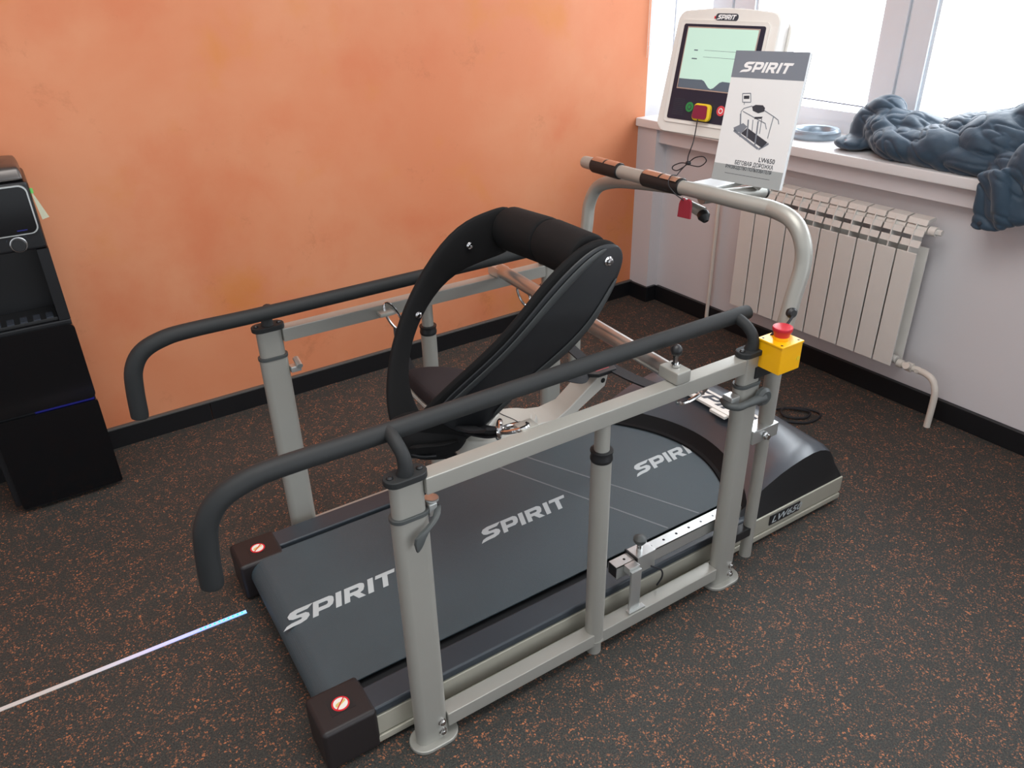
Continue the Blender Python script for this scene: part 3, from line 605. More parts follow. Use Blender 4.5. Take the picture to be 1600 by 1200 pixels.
# console head
def frame_at(c, yaw, tilt, roll=0.0):
    n_ = Vector((-math.cos(yaw) * math.cos(tilt), -math.sin(yaw) * math.cos(tilt), math.sin(tilt)))
    r = (-n_).cross(Vector((0, 0, 1))).normalized(); u = r.cross(-n_)
    c_, s__ = math.cos(roll), math.sin(roll); r, u = c_ * r + s__ * u, -s__ * r + c_ * u
    return Matrix(((r.x, u.x, n_.x, c[0]), (r.y, u.y, n_.y, c[1]), (r.z, u.z, n_.z, c[2]), (0, 0, 0, 1))), r, u, n_
CM, cr_, cu_, cn_ = frame_at((1.233, 0.053, 1.319), 0.12, 0.19)
CW, CH = 0.345, 0.326
def P(x, y, z=0): return CM @ Vector((x, y, z))
def rounded(w_top, w_bot, h, r, bow=0.0, seg=5):
    pts = []
    for cx, cy, a0 in ((w_bot / 2 - r, -h / 2 + r, -90), (w_top / 2 - r, h / 2 - r, 0), (-w_top / 2 + r, h / 2 - r, 90), (-w_bot / 2 + r, -h / 2 + r, 180)):
        for k in range(seg + 1):
            a = math.radians(a0 + 90 * k / seg); pts.append((cx + r * math.cos(a), cy + r * math.sin(a)))
        if a0 == 0:
            for k in range(1, 6): t = k / 6; pts.append(((w_top / 2 - r) * (1 - 2 * t), h / 2 + bow * math.sin(PI * t)))
    return pts
def ringz(pts, z, sc=1.0): return [P(x * sc, y * sc, z) for x, y in pts]
out_ = rounded(CW * 0.96, CW * 1.02, CH, 0.028, 0.008)
s = MB().loft([ringz(out_, -0.050, 0.96), ringz(out_, -0.045, 0.99), ringz(out_, -0.004, 1.0), ringz(out_, 0.0, 0.985), ringz(out_, 0.0, 0.96)])
con = s.obj('console', 'console', T, label='cream console with lit screen', smooth=50)
s = MB().loft([ringz([(x + .008, y) for x, y in rounded(CW * .90, CW * .90, CH * .86, .03)], -0.095, 1.0), ringz([(x + .006, y) for x, y in rounded(CW * .96, CW * .96, CH * .92, .03)], -0.05, 1.0)])
s.obj('console_back', 'console', con, smooth=50)
MB().tube([P(0.10, -0.06, -0.075), P(0.105, -0.13, -0.060), (1.285, -0.115, 1.10), (1.262, -0.098, 1.045)], 0.026).obj('console_neck', 'silver', con)
# raised bezel around black panel
pw_t, pw_b, ph = CW * 0.77, CW * 0.78, CH * 0.775; pcy = 0.002
pan = [(x - 0.004, y + pcy) for x, y in rounded(pw_t, pw_b, ph, 0.006)]
bez = [(x - 0.004, y + pcy) for x, y in rounded(pw_t + .020, pw_b + .022, ph + .02, 0.012)]
MB().loft([ringz(bez, 0.0002), ringz(bez, 0.003), ringz(pan, 0.0015)]).obj('bezel', 'console', con, smooth=50)
MB().loft([ringz(pan, 0.0016), ringz(pan, 0.0030)]).obj('control_panel', 'blackpan', con)
sw, sh = CW * 0.685, CH * 0.50; sx_, sy_ = -0.004, 0.040
def rect(x0, x1, y0, y1, z0, z1): return MB().loft([[P(x0, y0, z0), P(x1, y0, z0), P(x1, y1, z0), P(x0, y1, z0)], [P(x0, y0, z1), P(x1, y0, z1), P(x1, y1, z1), P(x0, y1, z1)]])
rect(sx_ - sw / 2, sx_ + sw / 2, sy_ - sh / 2, sy_ + sh / 2, 0.0030, 0.0038).obj('screen_border', 'bright', con, smooth=0)
scn = rect(sx_ - sw / 2 + .003, sx_ + sw / 2 - .004, sy_ - sh / 2 + .003, sy_ + sh / 2 - .003, 0.0036, 0.0044).obj('screen', 'screen', con, smooth=0, label='pale green lit screen')
# curved footer of the display
fx0, fx1, fy0 = sx_ - sw / 2 + .003, sx_ + sw / 2 - .004, sy_ - sh / 2 + .003
pts = [(fx0, fy0)] + [(fx1, fy0)] + [(fx1, fy0 + .024), (fx1 - .04, fy0 + .024)] + [(sx_ + .035 - .07 * k / 8, fy0 + .014 + .011 * math.cos(2 * PI * k / 8)) for k in range(9)] + [(fx0 + .04, fy0 + .024), (fx0, fy0 + .024)]
MB().prism([P(x, y, .0044) for x, y in pts], cn_ * 0.0004).obj('screen_footer', 'screen2', scn, smooth=0)
for yy in (0.062, 0.045):
    rect(-0.05, 0.07, yy, yy + 0.0008, .0044, .0047).obj('screen_field', 'screen2', scn, smooth=0)
rect(-0.085, -0.072, .060, .063, .0044, .0047).obj('screen_field', 'screen2', scn, smooth=0); rect(-0.088, -0.070, .038, .041, .0044, .0047).obj('screen_field', 'screen2', scn, smooth=0)
# speaker holes, buttons
s = MB()
for i in range(8):
    for j in range(9): s.loft([[P(-.121 + i * .0048, -.112 + j * .0052, .0030), P(-.1185 + i * .0048, -.112 + j * .0052, .0030), P(-.1185 + i * .0048, -.1095 + j * .0052, .0030), P(-.121 + i * .0048, -.1095 + j * .0052, .0030)], [P(-.121 + i * .0048, -.112 + j * .0052, .0034), P(-.1185 + i * .0048, -.112 + j * .0052, .0034), P(-.1185 + i * .0048, -.1095 + j * .0052, .0034), P(-.121 + i * .0048, -.1095 + j * .0052, .0034)]])
s.obj('speaker_grille', 'ink', con, smooth=0)
for bx, mname, nm in ((-0.063, 'green', 'start_button'), (0.045, 'redbt', 'stop_pad'), (0.095, 'ink', 'menu_button')):
    bt = MB().cyl(P(bx, -0.088, .0028), P(bx, -0.088, .0045), 0.0135).obj(nm, mname, con)
    MB().lathe(P(bx, -0.088, .0045), cn_, [(0, .0072), (.0004, .0072)]).obj('button_symbol', 'whiteink' if mname != 'green' else 'ink', bt)
    MB().cyl(P(bx, -0.088, .0048), P(bx, -0.088, .0052), 0.0050).obj('button_centre', mname, bt)
lg = [(x, y + CH * 0.453) for x, y in rounded(0.072, 0.072, 0.018, 0.008)]
lp = MB().loft([ringz(lg, 0.0), ringz(lg, 0.0022)]).obj('console_badge', 'ink', con)
wordmark(P(-0.030, CH * 0.453 - .006, .0022), cr_ * 0.060, cu_ * 0.012, cn_, 'badge_wordmark', 'whiteink', lp, thick=.0004)
rect(-.041, -.037, CH * .453 - .004, CH * .453 + .002, .0001, .0015).obj('badge_dot', 'stred', lp, smooth=0)

# ------------------------------------------------------------------ safety key with cord and tag
sk = root('safety_key', (1.16, 0.02, 1.05), 'maroon and yellow safety key on the console with knotted black cord and red tag', 'safety key')
kk = [(x - 0.012, y - 0.098) for x, y in rounded(0.056, 0.060, 0.046, 0.012)]
k2 = [(x - 0.014, y - 0.098) for x, y in rounded(0.044, 0.048, 0.036, 0.007)]
MB().loft([ringz(kk, 0.0055), ringz(kk, 0.014), ringz(k2, 0.016)]).obj('key_rim', 'yel2', sk)
MB().loft([ringz(k2, 0.016), ringz(k2, 0.019)]).obj('key_body', 'magenta', sk)
k0 = P(-0.016, -0.118, 0.018)
MB().tube([tuple(k0), (1.128, 0.01, 1.165), (1.115, 0.012, 1.125), (1.112, 0.012, 1.105), (1.10, 0.022, 1.085), (1.085, 0.02, 1.074)], 0.0016, seg=8).obj('cord', 'cordk', sk)
MB().sph((1.113, 0.008, 1.106), 0.006, (1, 1.5, 1)).tube([(1.113, 0.010, 1.104), (1.113, 0.035, 1.102), (1.113, 0.063, 1.090), (1.113, 0.068, 1.080), (1.113, 0.050, 1.078), (1.113, 0.025, 1.092), (1.113, 0.008, 1.106)], 0.0015, seg=8).tube([(1.113, 0.008, 1.106), (1.113, -0.015, 1.124), (1.113, -0.045, 1.132), (1.113, -0.058, 1.122), (1.113, -0.035, 1.104), (1.113, 0.004, 1.102)], 0.0015, seg=8).obj('knot', 'cordk', sk)
MB().tube([(1.085, 0.02, 1.074), (1.055, 0.012, 1.078), (1.036, 0.000, 1.06), (1.035, -0.030, 1.040), (1.045, -0.054, 1.026)], 0.0016, seg=8).obj('cord', 'cordk', sk)
tg = MB()
tp = [(-0.034, 1.012), (-0.040, 1.026), (-0.050, 1.031), (-0.053, 1.025), (-0.061, 1.026), (-0.065, 1.031), (-0.076, 1.028), (-0.080, 1.014), (-0.079, 0.978), (-0.031, 0.975)]
tg.prism([(1.048, y_, z_) for y_, z_ in tp], (0.006, 0, 0)); tg.obj('tag', 'redtag', sk, bevel=0.001)

# ------------------------------------------------------------------ manual booklet
bk = root('manual_booklet', (1.12, -0.19, 1.075), 'white and grey treadmill manual booklet propped upright before the console', 'booklet')
BM, bru, bu, bn = frame_at((1.134, -0.196, 1.244), 0.071, 0.188, 0.032)
BW, BH = 0.212, 0.317
def Q(x, y, z=0): return BM @ Vector((x, y, z))
def bx(x0, x1, y0, y1, z0, z1): return MB().loft([[Q(x0, y0, z0), Q(x1, y0, z0), Q(x1, y1, z0), Q(x0, y1, z0)], [Q(x0, y0, z1), Q(x1, y0, z1), Q(x1, y1, z1), Q(x0, y1, z1)]])
bx(-BW / 2, BW / 2, -BH / 2, BH / 2, -0.0004, 0).obj('front_cover', 'paper', bk, smooth=0)
bx(-BW / 2 + .001, BW / 2 - .001, -BH / 2 + .001, BH / 2 - .001, -0.0105, -0.0005).obj('pages', 'paper', bk, smooth=0)
bx(-BW / 2, BW / 2, -BH / 2, BH / 2, -0.011, -0.0106).obj('back_cover', 'paper', bk, smooth=0)
bx(-BW / 2, BW / 2, BH / 2 - 0.063, BH / 2, 0.0000, 0.0002).obj('header_band', 'paperg', bk, smooth=0)
bx(-BW / 2, BW / 2, -BH / 2, -BH / 2 + 0.043, 0.0000, 0.0002).obj('footer_band', 'papergl', bk, smooth=0)
wordmark(Q(-0.0785, 0.1095, .0002), bru * 0.147, bu * 0.024, bn, 'cover_wordmark', 'whiteink', bk, thick=.0002)
text('LW650', Q(0.0763, -0.0985, .0002), bru, bn, 0.0112, 'cover_text', 'ink', bk, align='RIGHT', width=0.047, offset=0.0002)
text('БЕГОВАЯ ДОРОЖКА', Q(0.0751, -0.1123, .0002), bru, bn, 0.0100, 'cover_text', 'ink', bk, align='RIGHT', width=0.116, offset=0.0002)
text('РУКОВОДСТВО ПОЛЬЗОВАТЕЛЯ', Q(0.0733, -0.1242, .0002), bru, bn, 0.0086, 'cover_text', 'ink', bk, align='RIGHT', width=0.140, offset=0.0002)
bx(-0.0668, 0.0718, -0.1376, -0.1366, .0002, .0003).obj('cover_rule', 'ink', bk, smooth=0)
# small drawing of the machine on the cover
def poly(m_, pts, lift): m_.prism([Q(x, y, lift) for x, y in pts], bn * 0.0001)
def ln(m_, a, b_, w=0.0018, lift=.0002):
    a = Vector(a); b_ = Vector(b_); d = (b_ - a).normalized(); n2 = Vector((-d.y, d.x)) * w / 2
    poly(m_, [(p.x, p.y) for p in (a - n2, b_ - n2, b_ + n2, a + n2)], lift)
s = MB(); poly(s, [(-.0671, -.0246), (-.0404, -.0113), (-.0259, -.0187), (-.0389, -.035), (-.0628, -.0327)], .0001); ln(s, (-.065, -.031), (.0193, -.068), .0055, .0001); ln(s, (.0468, -.0523), (.0209, -.0692), .005, .0001)
for a, b_ in (((-.0604, .0582), (-.0361, .0604)), ((-.0361, .0604), (-.0303, .0394)), ((-.0303, .0394), (-.0553, .0379)), ((-.0553, .0379), (-.0604, .0582)), ((-.0492, .0383), (-.0493, .0324))): ln(s, a, b_, .0022)
for a, b_ in (((-.0537, .0162), (-.0471, -.0314)), ((-.0537, .0162), (-.0469, .0239)), ((-.0469, .0239), (-.0237, .0311)), ((.0136, .0234), (.0443, .0114)), ((.0443, .0114), (.0596, .0041)), ((.0596, .0041), (.0636, -.0052)), ((.0443, .0114), (.0405, -.0408)), ((-.0484, .0166), (.0023, .0001)), ((.0023, .0001), (.0249, -.0066)), ((.0249, -.0066), (.0317, -.0198)), ((-.0131, -.001), (-.0091, -.0285)), ((.0119, .0036), (.0144, -.0321))): ln(s, a, b_, .0022)
for a, b_ in (((-.027, -.0019), (-.0199, -.0458)), ((.0031, -.0026), (.0081, -.0597)), ((-.0539, .0105), (-.0414, -.0448))): ln(s, a, b_, .0040, .0004)
s.obj('cover_picture', 'paperg', bk, smooth=0)
s = MB(); poly(s, [(-.0403, -.0365), (-.0251, -.0214), (.0429, -.05), (.0298, -.0644)], .0003); poly(s, [(-.024, .0296), (-.014, .0345), (.0071, .0349), (.0149, .0291), (.0144, .0206), (-.0017, .0153), (-.0189, .0199)], .0003)
poly(s, [(-.055, .0535), (-.0385, .0548), (-.0372, .0470), (-.0535, .0458)], .0001); poly(s, [(-.010, .006), (.0135, .0085), (.0115, .0036), (-.0095, .0010)], .0003); s.obj('cover_picture', 'ink', bk, smooth=0)

# ------------------------------------------------------------------ harness hanging between the rails
H = root('body_support_harness', (0.45, 0, 0.42), 'black padded body support loop with brown seat slung between the side rails', 'harness')
outer = [(0.655, 0.20, 1.030), (0.575, 0.20, 1.030), (0.505, 0.19, 0.992), (0.42, 0.175, 0.900), (0.335, 0.150, 0.805), (0.255, 0.110, 0.715), (0.200, 0.055, 0.610), (0.187, 0.010, 0.530)]
inner = [(0.672, 0.20, 0.925), (0.610, 0.20, 0.860), (0.540, 0.185, 0.805), (0.475, 0.165, 0.740), (0.405, 0.140, 0.670), (0.330, 0.100, 0.598), (0.265, 0.050, 0.525), (0.262, 0.008, 0.478)]
farin = [(0.672, 0.20, 0.905), (0.61, 0.20, 0.885), (0.455, 0.19, 0.880), (0.347, 0.168, 0.803), (0.284, 0.140, 0.722), (0.243, 0.09, 0.640), (0.258, 0.04, 0.550), (0.30, -0.02, 0.475), (0.33, -0.05, 0.46)]
farout = [(0.66, 0.20, 1.030), (0.590, 0.20, 1.022), (0.475, 0.19, 1.008), (0.360, 0.170, 0.920), (0.262, 0.145, 0.800), (0.198, 0.104, 0.690), (0.162, 0.052, 0.595), (0.168, 0.000, 0.515), (0.20, -0.03, 0.48)]
def arm(o_, i_, sg, t):
    rg = []
    for (ox, oy, oz), (ix, iy, iz) in zip(o_, i_):
        A_ = Vector((ox, sg * oy, oz)); B2 = Vector((ix, sg * iy, iz)); w_ = (B2 - A_)
        Y_ = Vector((0, sg * t / 2, 0)); rg.append([A_ + Y_ * .6, A_ - Y_ * .6, A_ + w_ * .25 - Y_, A_ + w_ * .75 - Y_, B2 - Y_ * .6, B2 + Y_ * .6, A_ + w_ * .75 + Y_, A_ + w_ * .25 + Y_])
    return MB().loft(rg)
near_o = [(0.672, 0.212, 1.022), (0.625, 0.212, 1.040), (0.570, 0.212, 1.030), (0.514, 0.202, 0.990), (0.462, 0.190, 0.938), (0.379, 0.162, 0.828), (0.264, 0.115, 0.728), (0.200, 0.060, 0.635), (0.165, 0.02, 0.560), (0.150, -0.02, 0.52)]
near_i = [(0.694, 0.212, 0.985), (0.676, 0.212, 0.925), (0.648, 0.205, 0.862), (0.618, 0.192, 0.795), (0.548, 0.165, 0.722), (0.469, 0.130, 0.665), (0.386, 0.100, 0.575), (0.330, 0.065, 0.522), (0.285, 0.030, 0.478), (0.25, -0.02, 0.44)]
na = arm(near_o, near_i, -1, 0.036).obj('side_arm', 'fabric', H, subsurf=2)
fa = arm(farout, farin, 1, 0.030).obj('side_arm', 'fabric', H, subsurf=2)
# outer shells riding on the arms: rim and recessed panel
def shell(o_, i_, sg, a0, a1, off, t, name, mt, lo=0, hi=None):
    rg = []
    for (ox, oy, oz), (ix, iy, iz) in list(zip(o_, i_))[lo:hi]:
        A_ = Vector((ox, sg * oy, oz)); B2 = Vector((ix, sg * iy, iz)); w_ = B2 - A_; p0 = A_ + w_ * a0 + Vector((0, sg * off, 0)); p1 = A_ + w_ * a1 + Vector((0, sg * off, 0)); Y_ = Vector((0, sg * t, 0))
        rg.append([p0, p0 + Y_, p1 + Y_, p1])
    return MB().loft(rg).obj(name, mt, H, subsurf=2)
for sg, oo, ii in ((-1, near_o, near_i), (1, farout, farin)):
    if sg < 0:
        shell(oo, ii, sg, 0.04, 0.96, 0.014, 0.006, 'arm_shell', 'shell', 0, 8)
        shell(oo, ii, sg, 0.14, 0.24, 0.019, 0.006, 'shell_rim', 'shellrim', 1, 8)
        shell(oo, ii, sg, 0.80, 0.90, 0.019, 0.006, 'shell_rim', 'shellrim', 1, 7)
MB().lathe((0.640, -0.230, 0.985), (0, -1, 0), [(0, .012), (.003, .012), (.004, .0085), (.010, .008), (.013, .005)], 14).obj('arm_bolt', 'chrome', H)
for p_ in ((0.497, 0.172, 0.945), (0.318, 0.142, 0.80)):
    MB().lathe(p_, (-0.1, -1, 0.1), [(0, .009), (.004, .009), (.006, .006), (.007, .003)], 14).obj('snap_stud', 'chrome', H)
# front roll: two foam segments
def seg_(a, b_, r):
    d = (Vector(b_) - Vector(a)).length
    return MB().lathe(a, Vector(b_) - Vector(a), [(0, r * .80), (.006, r * .95), (.016, r), (d - .016, r), (d - .006, r * .95), (d, r * .80)], 32)
seg_((0.617, -0.195, 0.982), (0.628, -0.008, 0.978), 0.060).obj('front_roll', 'fabric', H)
seg_((0.628, -0.010, 0.978), (0.632, 0.185, 0.965), 0.060).obj('front_roll', 'fabric', H)
# bottom joint flap
MB().loft([[(0.140, -.03, .60), (0.140, .03, .60), (0.155, .04, .50), (0.155, -.04, .50)], [(0.19, -.08, .62), (0.19, .07, .62), (0.20, .07, .475), (0.20, -.07, .475)], [(0.300, -.10, .600), (0.300, .06, .600), (0.300, .06, .450), (0.300, -.08, .460)], [(0.345, -.09, .585), (0.345, .03, .57), (0.335, .03, .485), (0.335, -.08, .500)]]).obj('rear_joint', 'fabric', H, subsurf=2)
MB().loft([[(0.17, -.12, .585), (0.17, -.02, .525), (0.175, -.02, .518), (0.175, -.12, .577)], [(0.19, -.09, .565), (0.19, .0, .535), (0.195, .0, .528), (0.195, -.09, .556)], [(0.25, -.11, .555), (0.25, .0, .518), (0.25, .0, .510), (0.25, -.11, .548)], [(0.30, -.10, .555), (0.31, .0, .520), (0.31, .0, .512), (0.30, -.10, .547)], [(0.305, -.07, .515), (0.305, .0, .490), (0.30, .0, .484), (0.30, -.07, .507)]]).obj('fabric_flap', 'fabric', H, subsurf=2)
MB().tube([(0.175, -0.03, 0.520), (0.20, -0.06, 0.515), (0.235, -0.075, 0.512)], 0.004, seg=8).obj('pull_tab', 'blackpl', H)
# seat
s = MB()
sp = [(0.305, 0.250), (0.300, 0.10), (0.302, -0.02), (0.32, -0.08), (0.38, -0.09), (0.45, -0.04), (0.485, 0.05), (0.47, 0.14), (0.43, 0.205), (0.37, 0.245), (0.325, 0.258)]
cx, cy = 0.38, 0.09
def sc_(p, k, z): return (cx + (p[0] - cx) * k, cy + (p[1] - cy) * k, z)
s.loft([[sc_(p, .90, .545) for p in sp], [sc_(p, .99, .553) for p in sp], [sc_(p, 1.0, .585) for p in sp], [sc_(p, .93, .600) for p in sp], [sc_(p, .6, .606) for p in sp]]).obj('seat', 'seatfab', H, subsurf=2, label='dark brown padded saddle seat')
MB().prism([sc_(p, .96, .533) for p in sp], (0, 0, .012)).obj('seat_plate', 'offw', H, bevel=0.002)
# plastic carrier under the seat with front arm and red label buckle
s = MB(); pc = [(0.30 + .005, 0.0)]
disc = [(0.455 + 0.125 * math.cos(2 * PI * k / 28), -0.01 + 0.075 * math.sin(2 * PI * k / 28)) for k in range(28)]
s.loft([[(x, y_, .425) for x, y_ in [(0.455 + (a - .455) * .80, -.01 + (b_ + .01) * .8) for a, b_ in disc]], [(x, y_, .442) for x, y_ in disc], [(x, y_, .488) for x, y_ in disc], [(x, y_, .496) for x, y_ in [(0.455 + (a - .455) * .95, -.01 + (b_ + .01) * .93) for a, b_ in disc]]])
car = s.obj('seat_carrier', 'offw', H, smooth=40)
MB().loft([[(x, y_, .496) for x, y_ in [(0.455 + (a - .455) * .86, -.01 + (b_ + .01) * .84) for a, b_ in disc]], [(x, y_, .499) for x, y_ in [(0.455 + (a - .455) * .84, -.01 + (b_ + .01) * .80) for a, b_ in disc]]]).obj('carrier_lid', 'offw', car)
MB().tube([(0.50, -0.075, 0.497), (0.505, -0.03, 0.4995), (0.49, 0.03, 0.4995), (0.50, 0.06, 0.499)], 0.0012, seg=6).obj('lid_seam', 'ink', car)
MB().cyl((0.44, 0.03, 0.49), (0.42, 0.05, 0.54), 0.022).obj('seat_stem', 'offw', car)
MB().loft([[(0.52, -0.055, .44), (0.52, .055, .44), (0.52, .055, .485), (0.52, -.055, .485)], [(0.64, -0.045, .430), (0.64, .045, .430), (0.63, .045, .468), (0.63, -.045, .468)], [(0.70, -0.032, .452), (0.70, .038, .452), (0.685, .038, .480), (0.685, -.032, .480)], [(0.812, -0.034, .515), (0.812, .040, .515), (0.785, .040, .550), (0.785, -.034, .550)], [(0.822, -.034, .548), (0.822, .040, .548), (0.785, .040, .562), (0.785, -.034, .562)]]).obj('carrier_arm', 'offw', car, bevel=0.003)
MB().cyl((0.803, -0.0356, 0.536), (0.803, -0.0330, 0.536), 0.0075, seg=16).obj('pivot_hole', 'blackpl', car)
bkx = MB().prism([(0.745, -0.035, .563), (0.770, -0.055, .563), (0.835, -0.055, .563), (0.850, -0.010, .563), (0.840, 0.035, .563), (0.765, 0.045, .563), (0.742, 0.02, .563)], (0, 0, .012)).obj('buckle', 'blackpl', H, bevel=0.002)
MB().prism([(0.760, -0.022, .575), (0.775, -0.038, .575), (0.820, -0.038, .575), (0.838, -0.008, .575), (0.826, 0.024, .575), (0.770, 0.030, .575), (0.757, 0.01, .575)], (0, 0, .0008)).obj('warning_label', 'pink', bkx, label='red warning label')
# webbing straps
def strap(pts, w, flat): return MB().tube(pts, w, flat=flat, smooth=6).obj('strap', 'web', H)
strap([(0.835, -0.02, .568), (0.835, -0.12, .572), (0.83, -0.24, .592), (0.80, -0.355, .640)], 0.020, (1, 0, 0))
strap([(0.757, -0.02, .568), (0.70, -0.075, .592), (0.63, -0.125, .635), (0.54, -0.155, .690)], 0.014, (0, 0.6, 1))
strap([(0.80, 0.04, .566), (0.81, 0.16, .58), (0.82, 0.28, .60), (0.82, 0.37, .622)], 0.018, (1, 0, 0))
strap([(0.335, 0.235, .575), (0.340, 0.30, .60), (0.350, 0.352, .645), (0.36, 0.378, .668)], 0.014, (1, 0, 0.2))
strap([(0.31, -0.07, .575), (0.31, -0.16, .600), (0.300, -0.25, .650), (0.275, -0.315, .698)], 0.026, (1, 0, -0.3))
strap([(0.33, -0.05, .55), (0.345, -0.16, .585), (0.33, -0.25, .640), (0.285, -0.32, .690)], 0.022, (1, 0, 0.3))
# carabiners / rings to lugs under the rails
def ring(c, a1, a2, r1, r2, r, name='carabiner'):
    c = Vector(c); a1 = Vector(a1).normalized(); a2 = Vector(a2); a2 = (a2 - a1 * a1.dot(a2)).normalized(); n_ = 24
    P_ = [c + a1 * (r1 * math.cos(2 * PI * k / n_)) + a2 * (r2 * math.sin(2 * PI * k / n_)) for k in range(n_ + 1)]
    return MB().tube(P_, r, seg=8, smooth=0).obj(name, 'chrome', H)
ring((0.352, 0.386, 0.702), (0.4, -0.25, -1), (1, 0, .4), .046, .017, .0042)
ring((0.810, 0.388, 0.668), (0.25, -0.3, -1), (1, 0, .2), .046, .018, .0042)
ring((0.285, -0.365, 0.722), (-0.25, 0.9, -0.45), (1, 0, 0.2), .040, .019, .0055)
ring((0.270, -0.328, 0.705), (0.5, 1, -0.2), (0.2, 0, 1), .019, .019, .0055, 'strap_ring')
ring((0.800, -0.385, 0.655), (0.1, 0.5, -1), (1, 0, 0), .040, .048, .0052)
# lugs on the rails (part of the treadmill)
for x, s_, z in ((0.330, 1, .72), (0.790, 1, .72), (0.300, -1, .735), (0.80, -1, .70)):
    ya, yb = sorted((s_ * 0.407, s_ * 0.372))
    MB().box(x - 0.022, x + 0.022, ya, yb, z - .008, z + .004, 0.003).obj('strap_lug', 'silver', T)

# ------------------------------------------------------------------ black drink dispenser cabinet by the orange wall
K = root('drink_dispenser', (-0.59, 1.25, 0), 'tall black dispenser cabinet with display, dial and dark niche by the orange wall', 'dispenser')
x0, x1, yf = -0.745, -0.437, 1.10
xl = x0 - 0.02
s = MB().box(xl, x1 - .003, yf + 0.012, 1.355, 0.03, 0.640, 0.006).box(xl, x1 - .003, yf + 0.012, 1.355, 0.873, 1.075, 0.010).box(xl, x0 + 0.0, yf + 0.012, 1.355, 0.6405, 0.8725).box(x1 - 0.035, x1 - .003, yf + .012, 1.355, 0.6405, 0.8725).box(x0, x1 - .035, 1.24, 1.355, 0.6405, 0.8725)
s.obj('housing', 'cabblk', K)
MB().box(xl + .02, x1 - .02, yf + .03, 1.34, 0.0, 0.03).obj('plinth', 'blackpl', K)
MB().loft([[(x, y_, z) for x, y_, z in ((xl + .006, yf + .016, 1.0755), (x1 - .008, yf + .016, 1.0755), (x1 - .008, 1.35, 1.0755), (xl + .006, 1.35, 1.0755))], [(xl + .01, yf + .03, 1.115), (x1 - .014, yf + .03, 1.115), (x1 - .014, 1.345, 1.115), (xl + .01, 1.345, 1.115)], [(xl + .04, yf + .07, 1.130), (x1 - .05, yf + .07, 1.130), (x1 - .05, 1.31, 1.130), (xl + .04, 1.31, 1.130)]]).obj('top_cover', 'greymetal', K, subsurf=1, bevel=0.012)
def panel(xa, xb, za, zb, r, d0, d1, name, mt, seg=5):
    pts = []
    for cx_, cz_, a0 in ((xb - r, za + r, -90), (xb - r, zb - r, 0), (xa + r, zb - r, 90), (xa + r, za + r, 180)):
        for k in range(seg + 1): a = math.radians(a0 + 90 * k / seg); pts.append((cx_ + r * math.cos(a), d1, cz_ + r * math.sin(a)))
    return MB().prism(pts, (0, d0 - d1, 0)).obj(name, mt, K)
dsp = panel(-0.74, -0.448, 0.925, 1.068, 0.022, yf + .0115, yf + .001, 'display_trim', 'bright')
panel(-0.736, -0.452, 0.929, 1.064, 0.019, yf + .0112, yf - .001, 'display', 'gloss')
MB().box(-0.505, -0.478, yf - .0018, yf - .001, 0.938, 0.941).obj('display_light', 'blueglow', K)
kb = MB().lathe((-0.512, yf + 0.012, 0.897), (0, -1, 0), [(0, .020), (.014, .019), (.016, .017)]).obj('dial', 'blackpl', K)
MB().lathe((-0.512, yf + .012, .897), (0, -1, 0), [(0, .023), (.004, .023), (.005, .021)]).obj('dial_ring', 'chrome', K)
MB().tube([(-0.512 + 0.031 * math.cos(a), yf + .011, 0.897 + 0.031 * math.sin(a)) for a in [math.radians(35 + k * 11) for k in range(12)]], 0.0012, seg=6, smooth=0).obj('dial_scale', 'ink', K)
MB().box(x0 + .001, x1 - .036, yf + .02, 1.239, 0.641, 0.652, .002).obj('drip_tray', 'blackpl', K)
s = MB()
for k in range(7): s.box(-0.72 + k * .036, -0.70 + k * .036, yf + .022, yf + .07, 0.652, 0.655)
s.obj('tray_slot', 'ink', K)
panel(x0, x1, 0.360, 0.6280, 0.018, yf + .0115, yf, 'upper_door', 'gloss')
panel(x0, x1, 0.020, 0.350, 0.008, yf + .0115, yf, 'lower_door', 'gloss')
MB().box(-0.62, -0.445, yf + .004, yf + .011, 0.352, 0.358).obj('blue_reflection', 'blueglow', K)  # dim blue reflection between the doors, painted as a glowing strip
MB().prism([(-0.4405, 1.13, 1.045), (-0.4395, 1.150, 1.045), (-0.412, 1.150, 0.955), (-0.432, 1.13, 0.955)], (0.0, 0.001, 0)).obj('paper_note', 'note', K)
MB().box(-0.4405, -0.433, 1.128, 1.1295, 1.035, 1.05).obj('note_tab', 'notegr', K)
tag(MB().lathe((-0.532, 1.16, 1.131), (0, 0, 1), [(0, .026), (.004, .028), (.09, .036), (.092, .036), (.091, .033), (.01, .026)]).obj('paper_cup', 'sticker'), 'white cup on top of the black dispenser cabinet', 'cup')

# ------------------------------------------------------------------ LED strip on the floor
ls = root('led_strip', (-0.25, 0.235, 0.0), 'narrow white light strip on the floor glowing blue towards the treadmill', 'light strip')
pts = [(-0.25, 0.2285), (-0.85, 0.2375), (-1.5, 0.247)]
s = MB().prism([(-0.25, 0.2225, 0), (-0.25, 0.2345, 0), (-1.5, 0.2535, 0), (-1.5, 0.2415, 0)], (0, 0, 0.0025)); s.obj('strip', 'led', ls, smooth=0)
s = MB()
for k in range(10): x = -0.262 - k * 0.0125; s.box(x - .0025, x + .0025, 0.2262 - (x + .25) * .015, 0.2312 - (x + .25) * .015, .0025, .0032)
s.obj('diode', 'cyanled', ls, smooth=0)
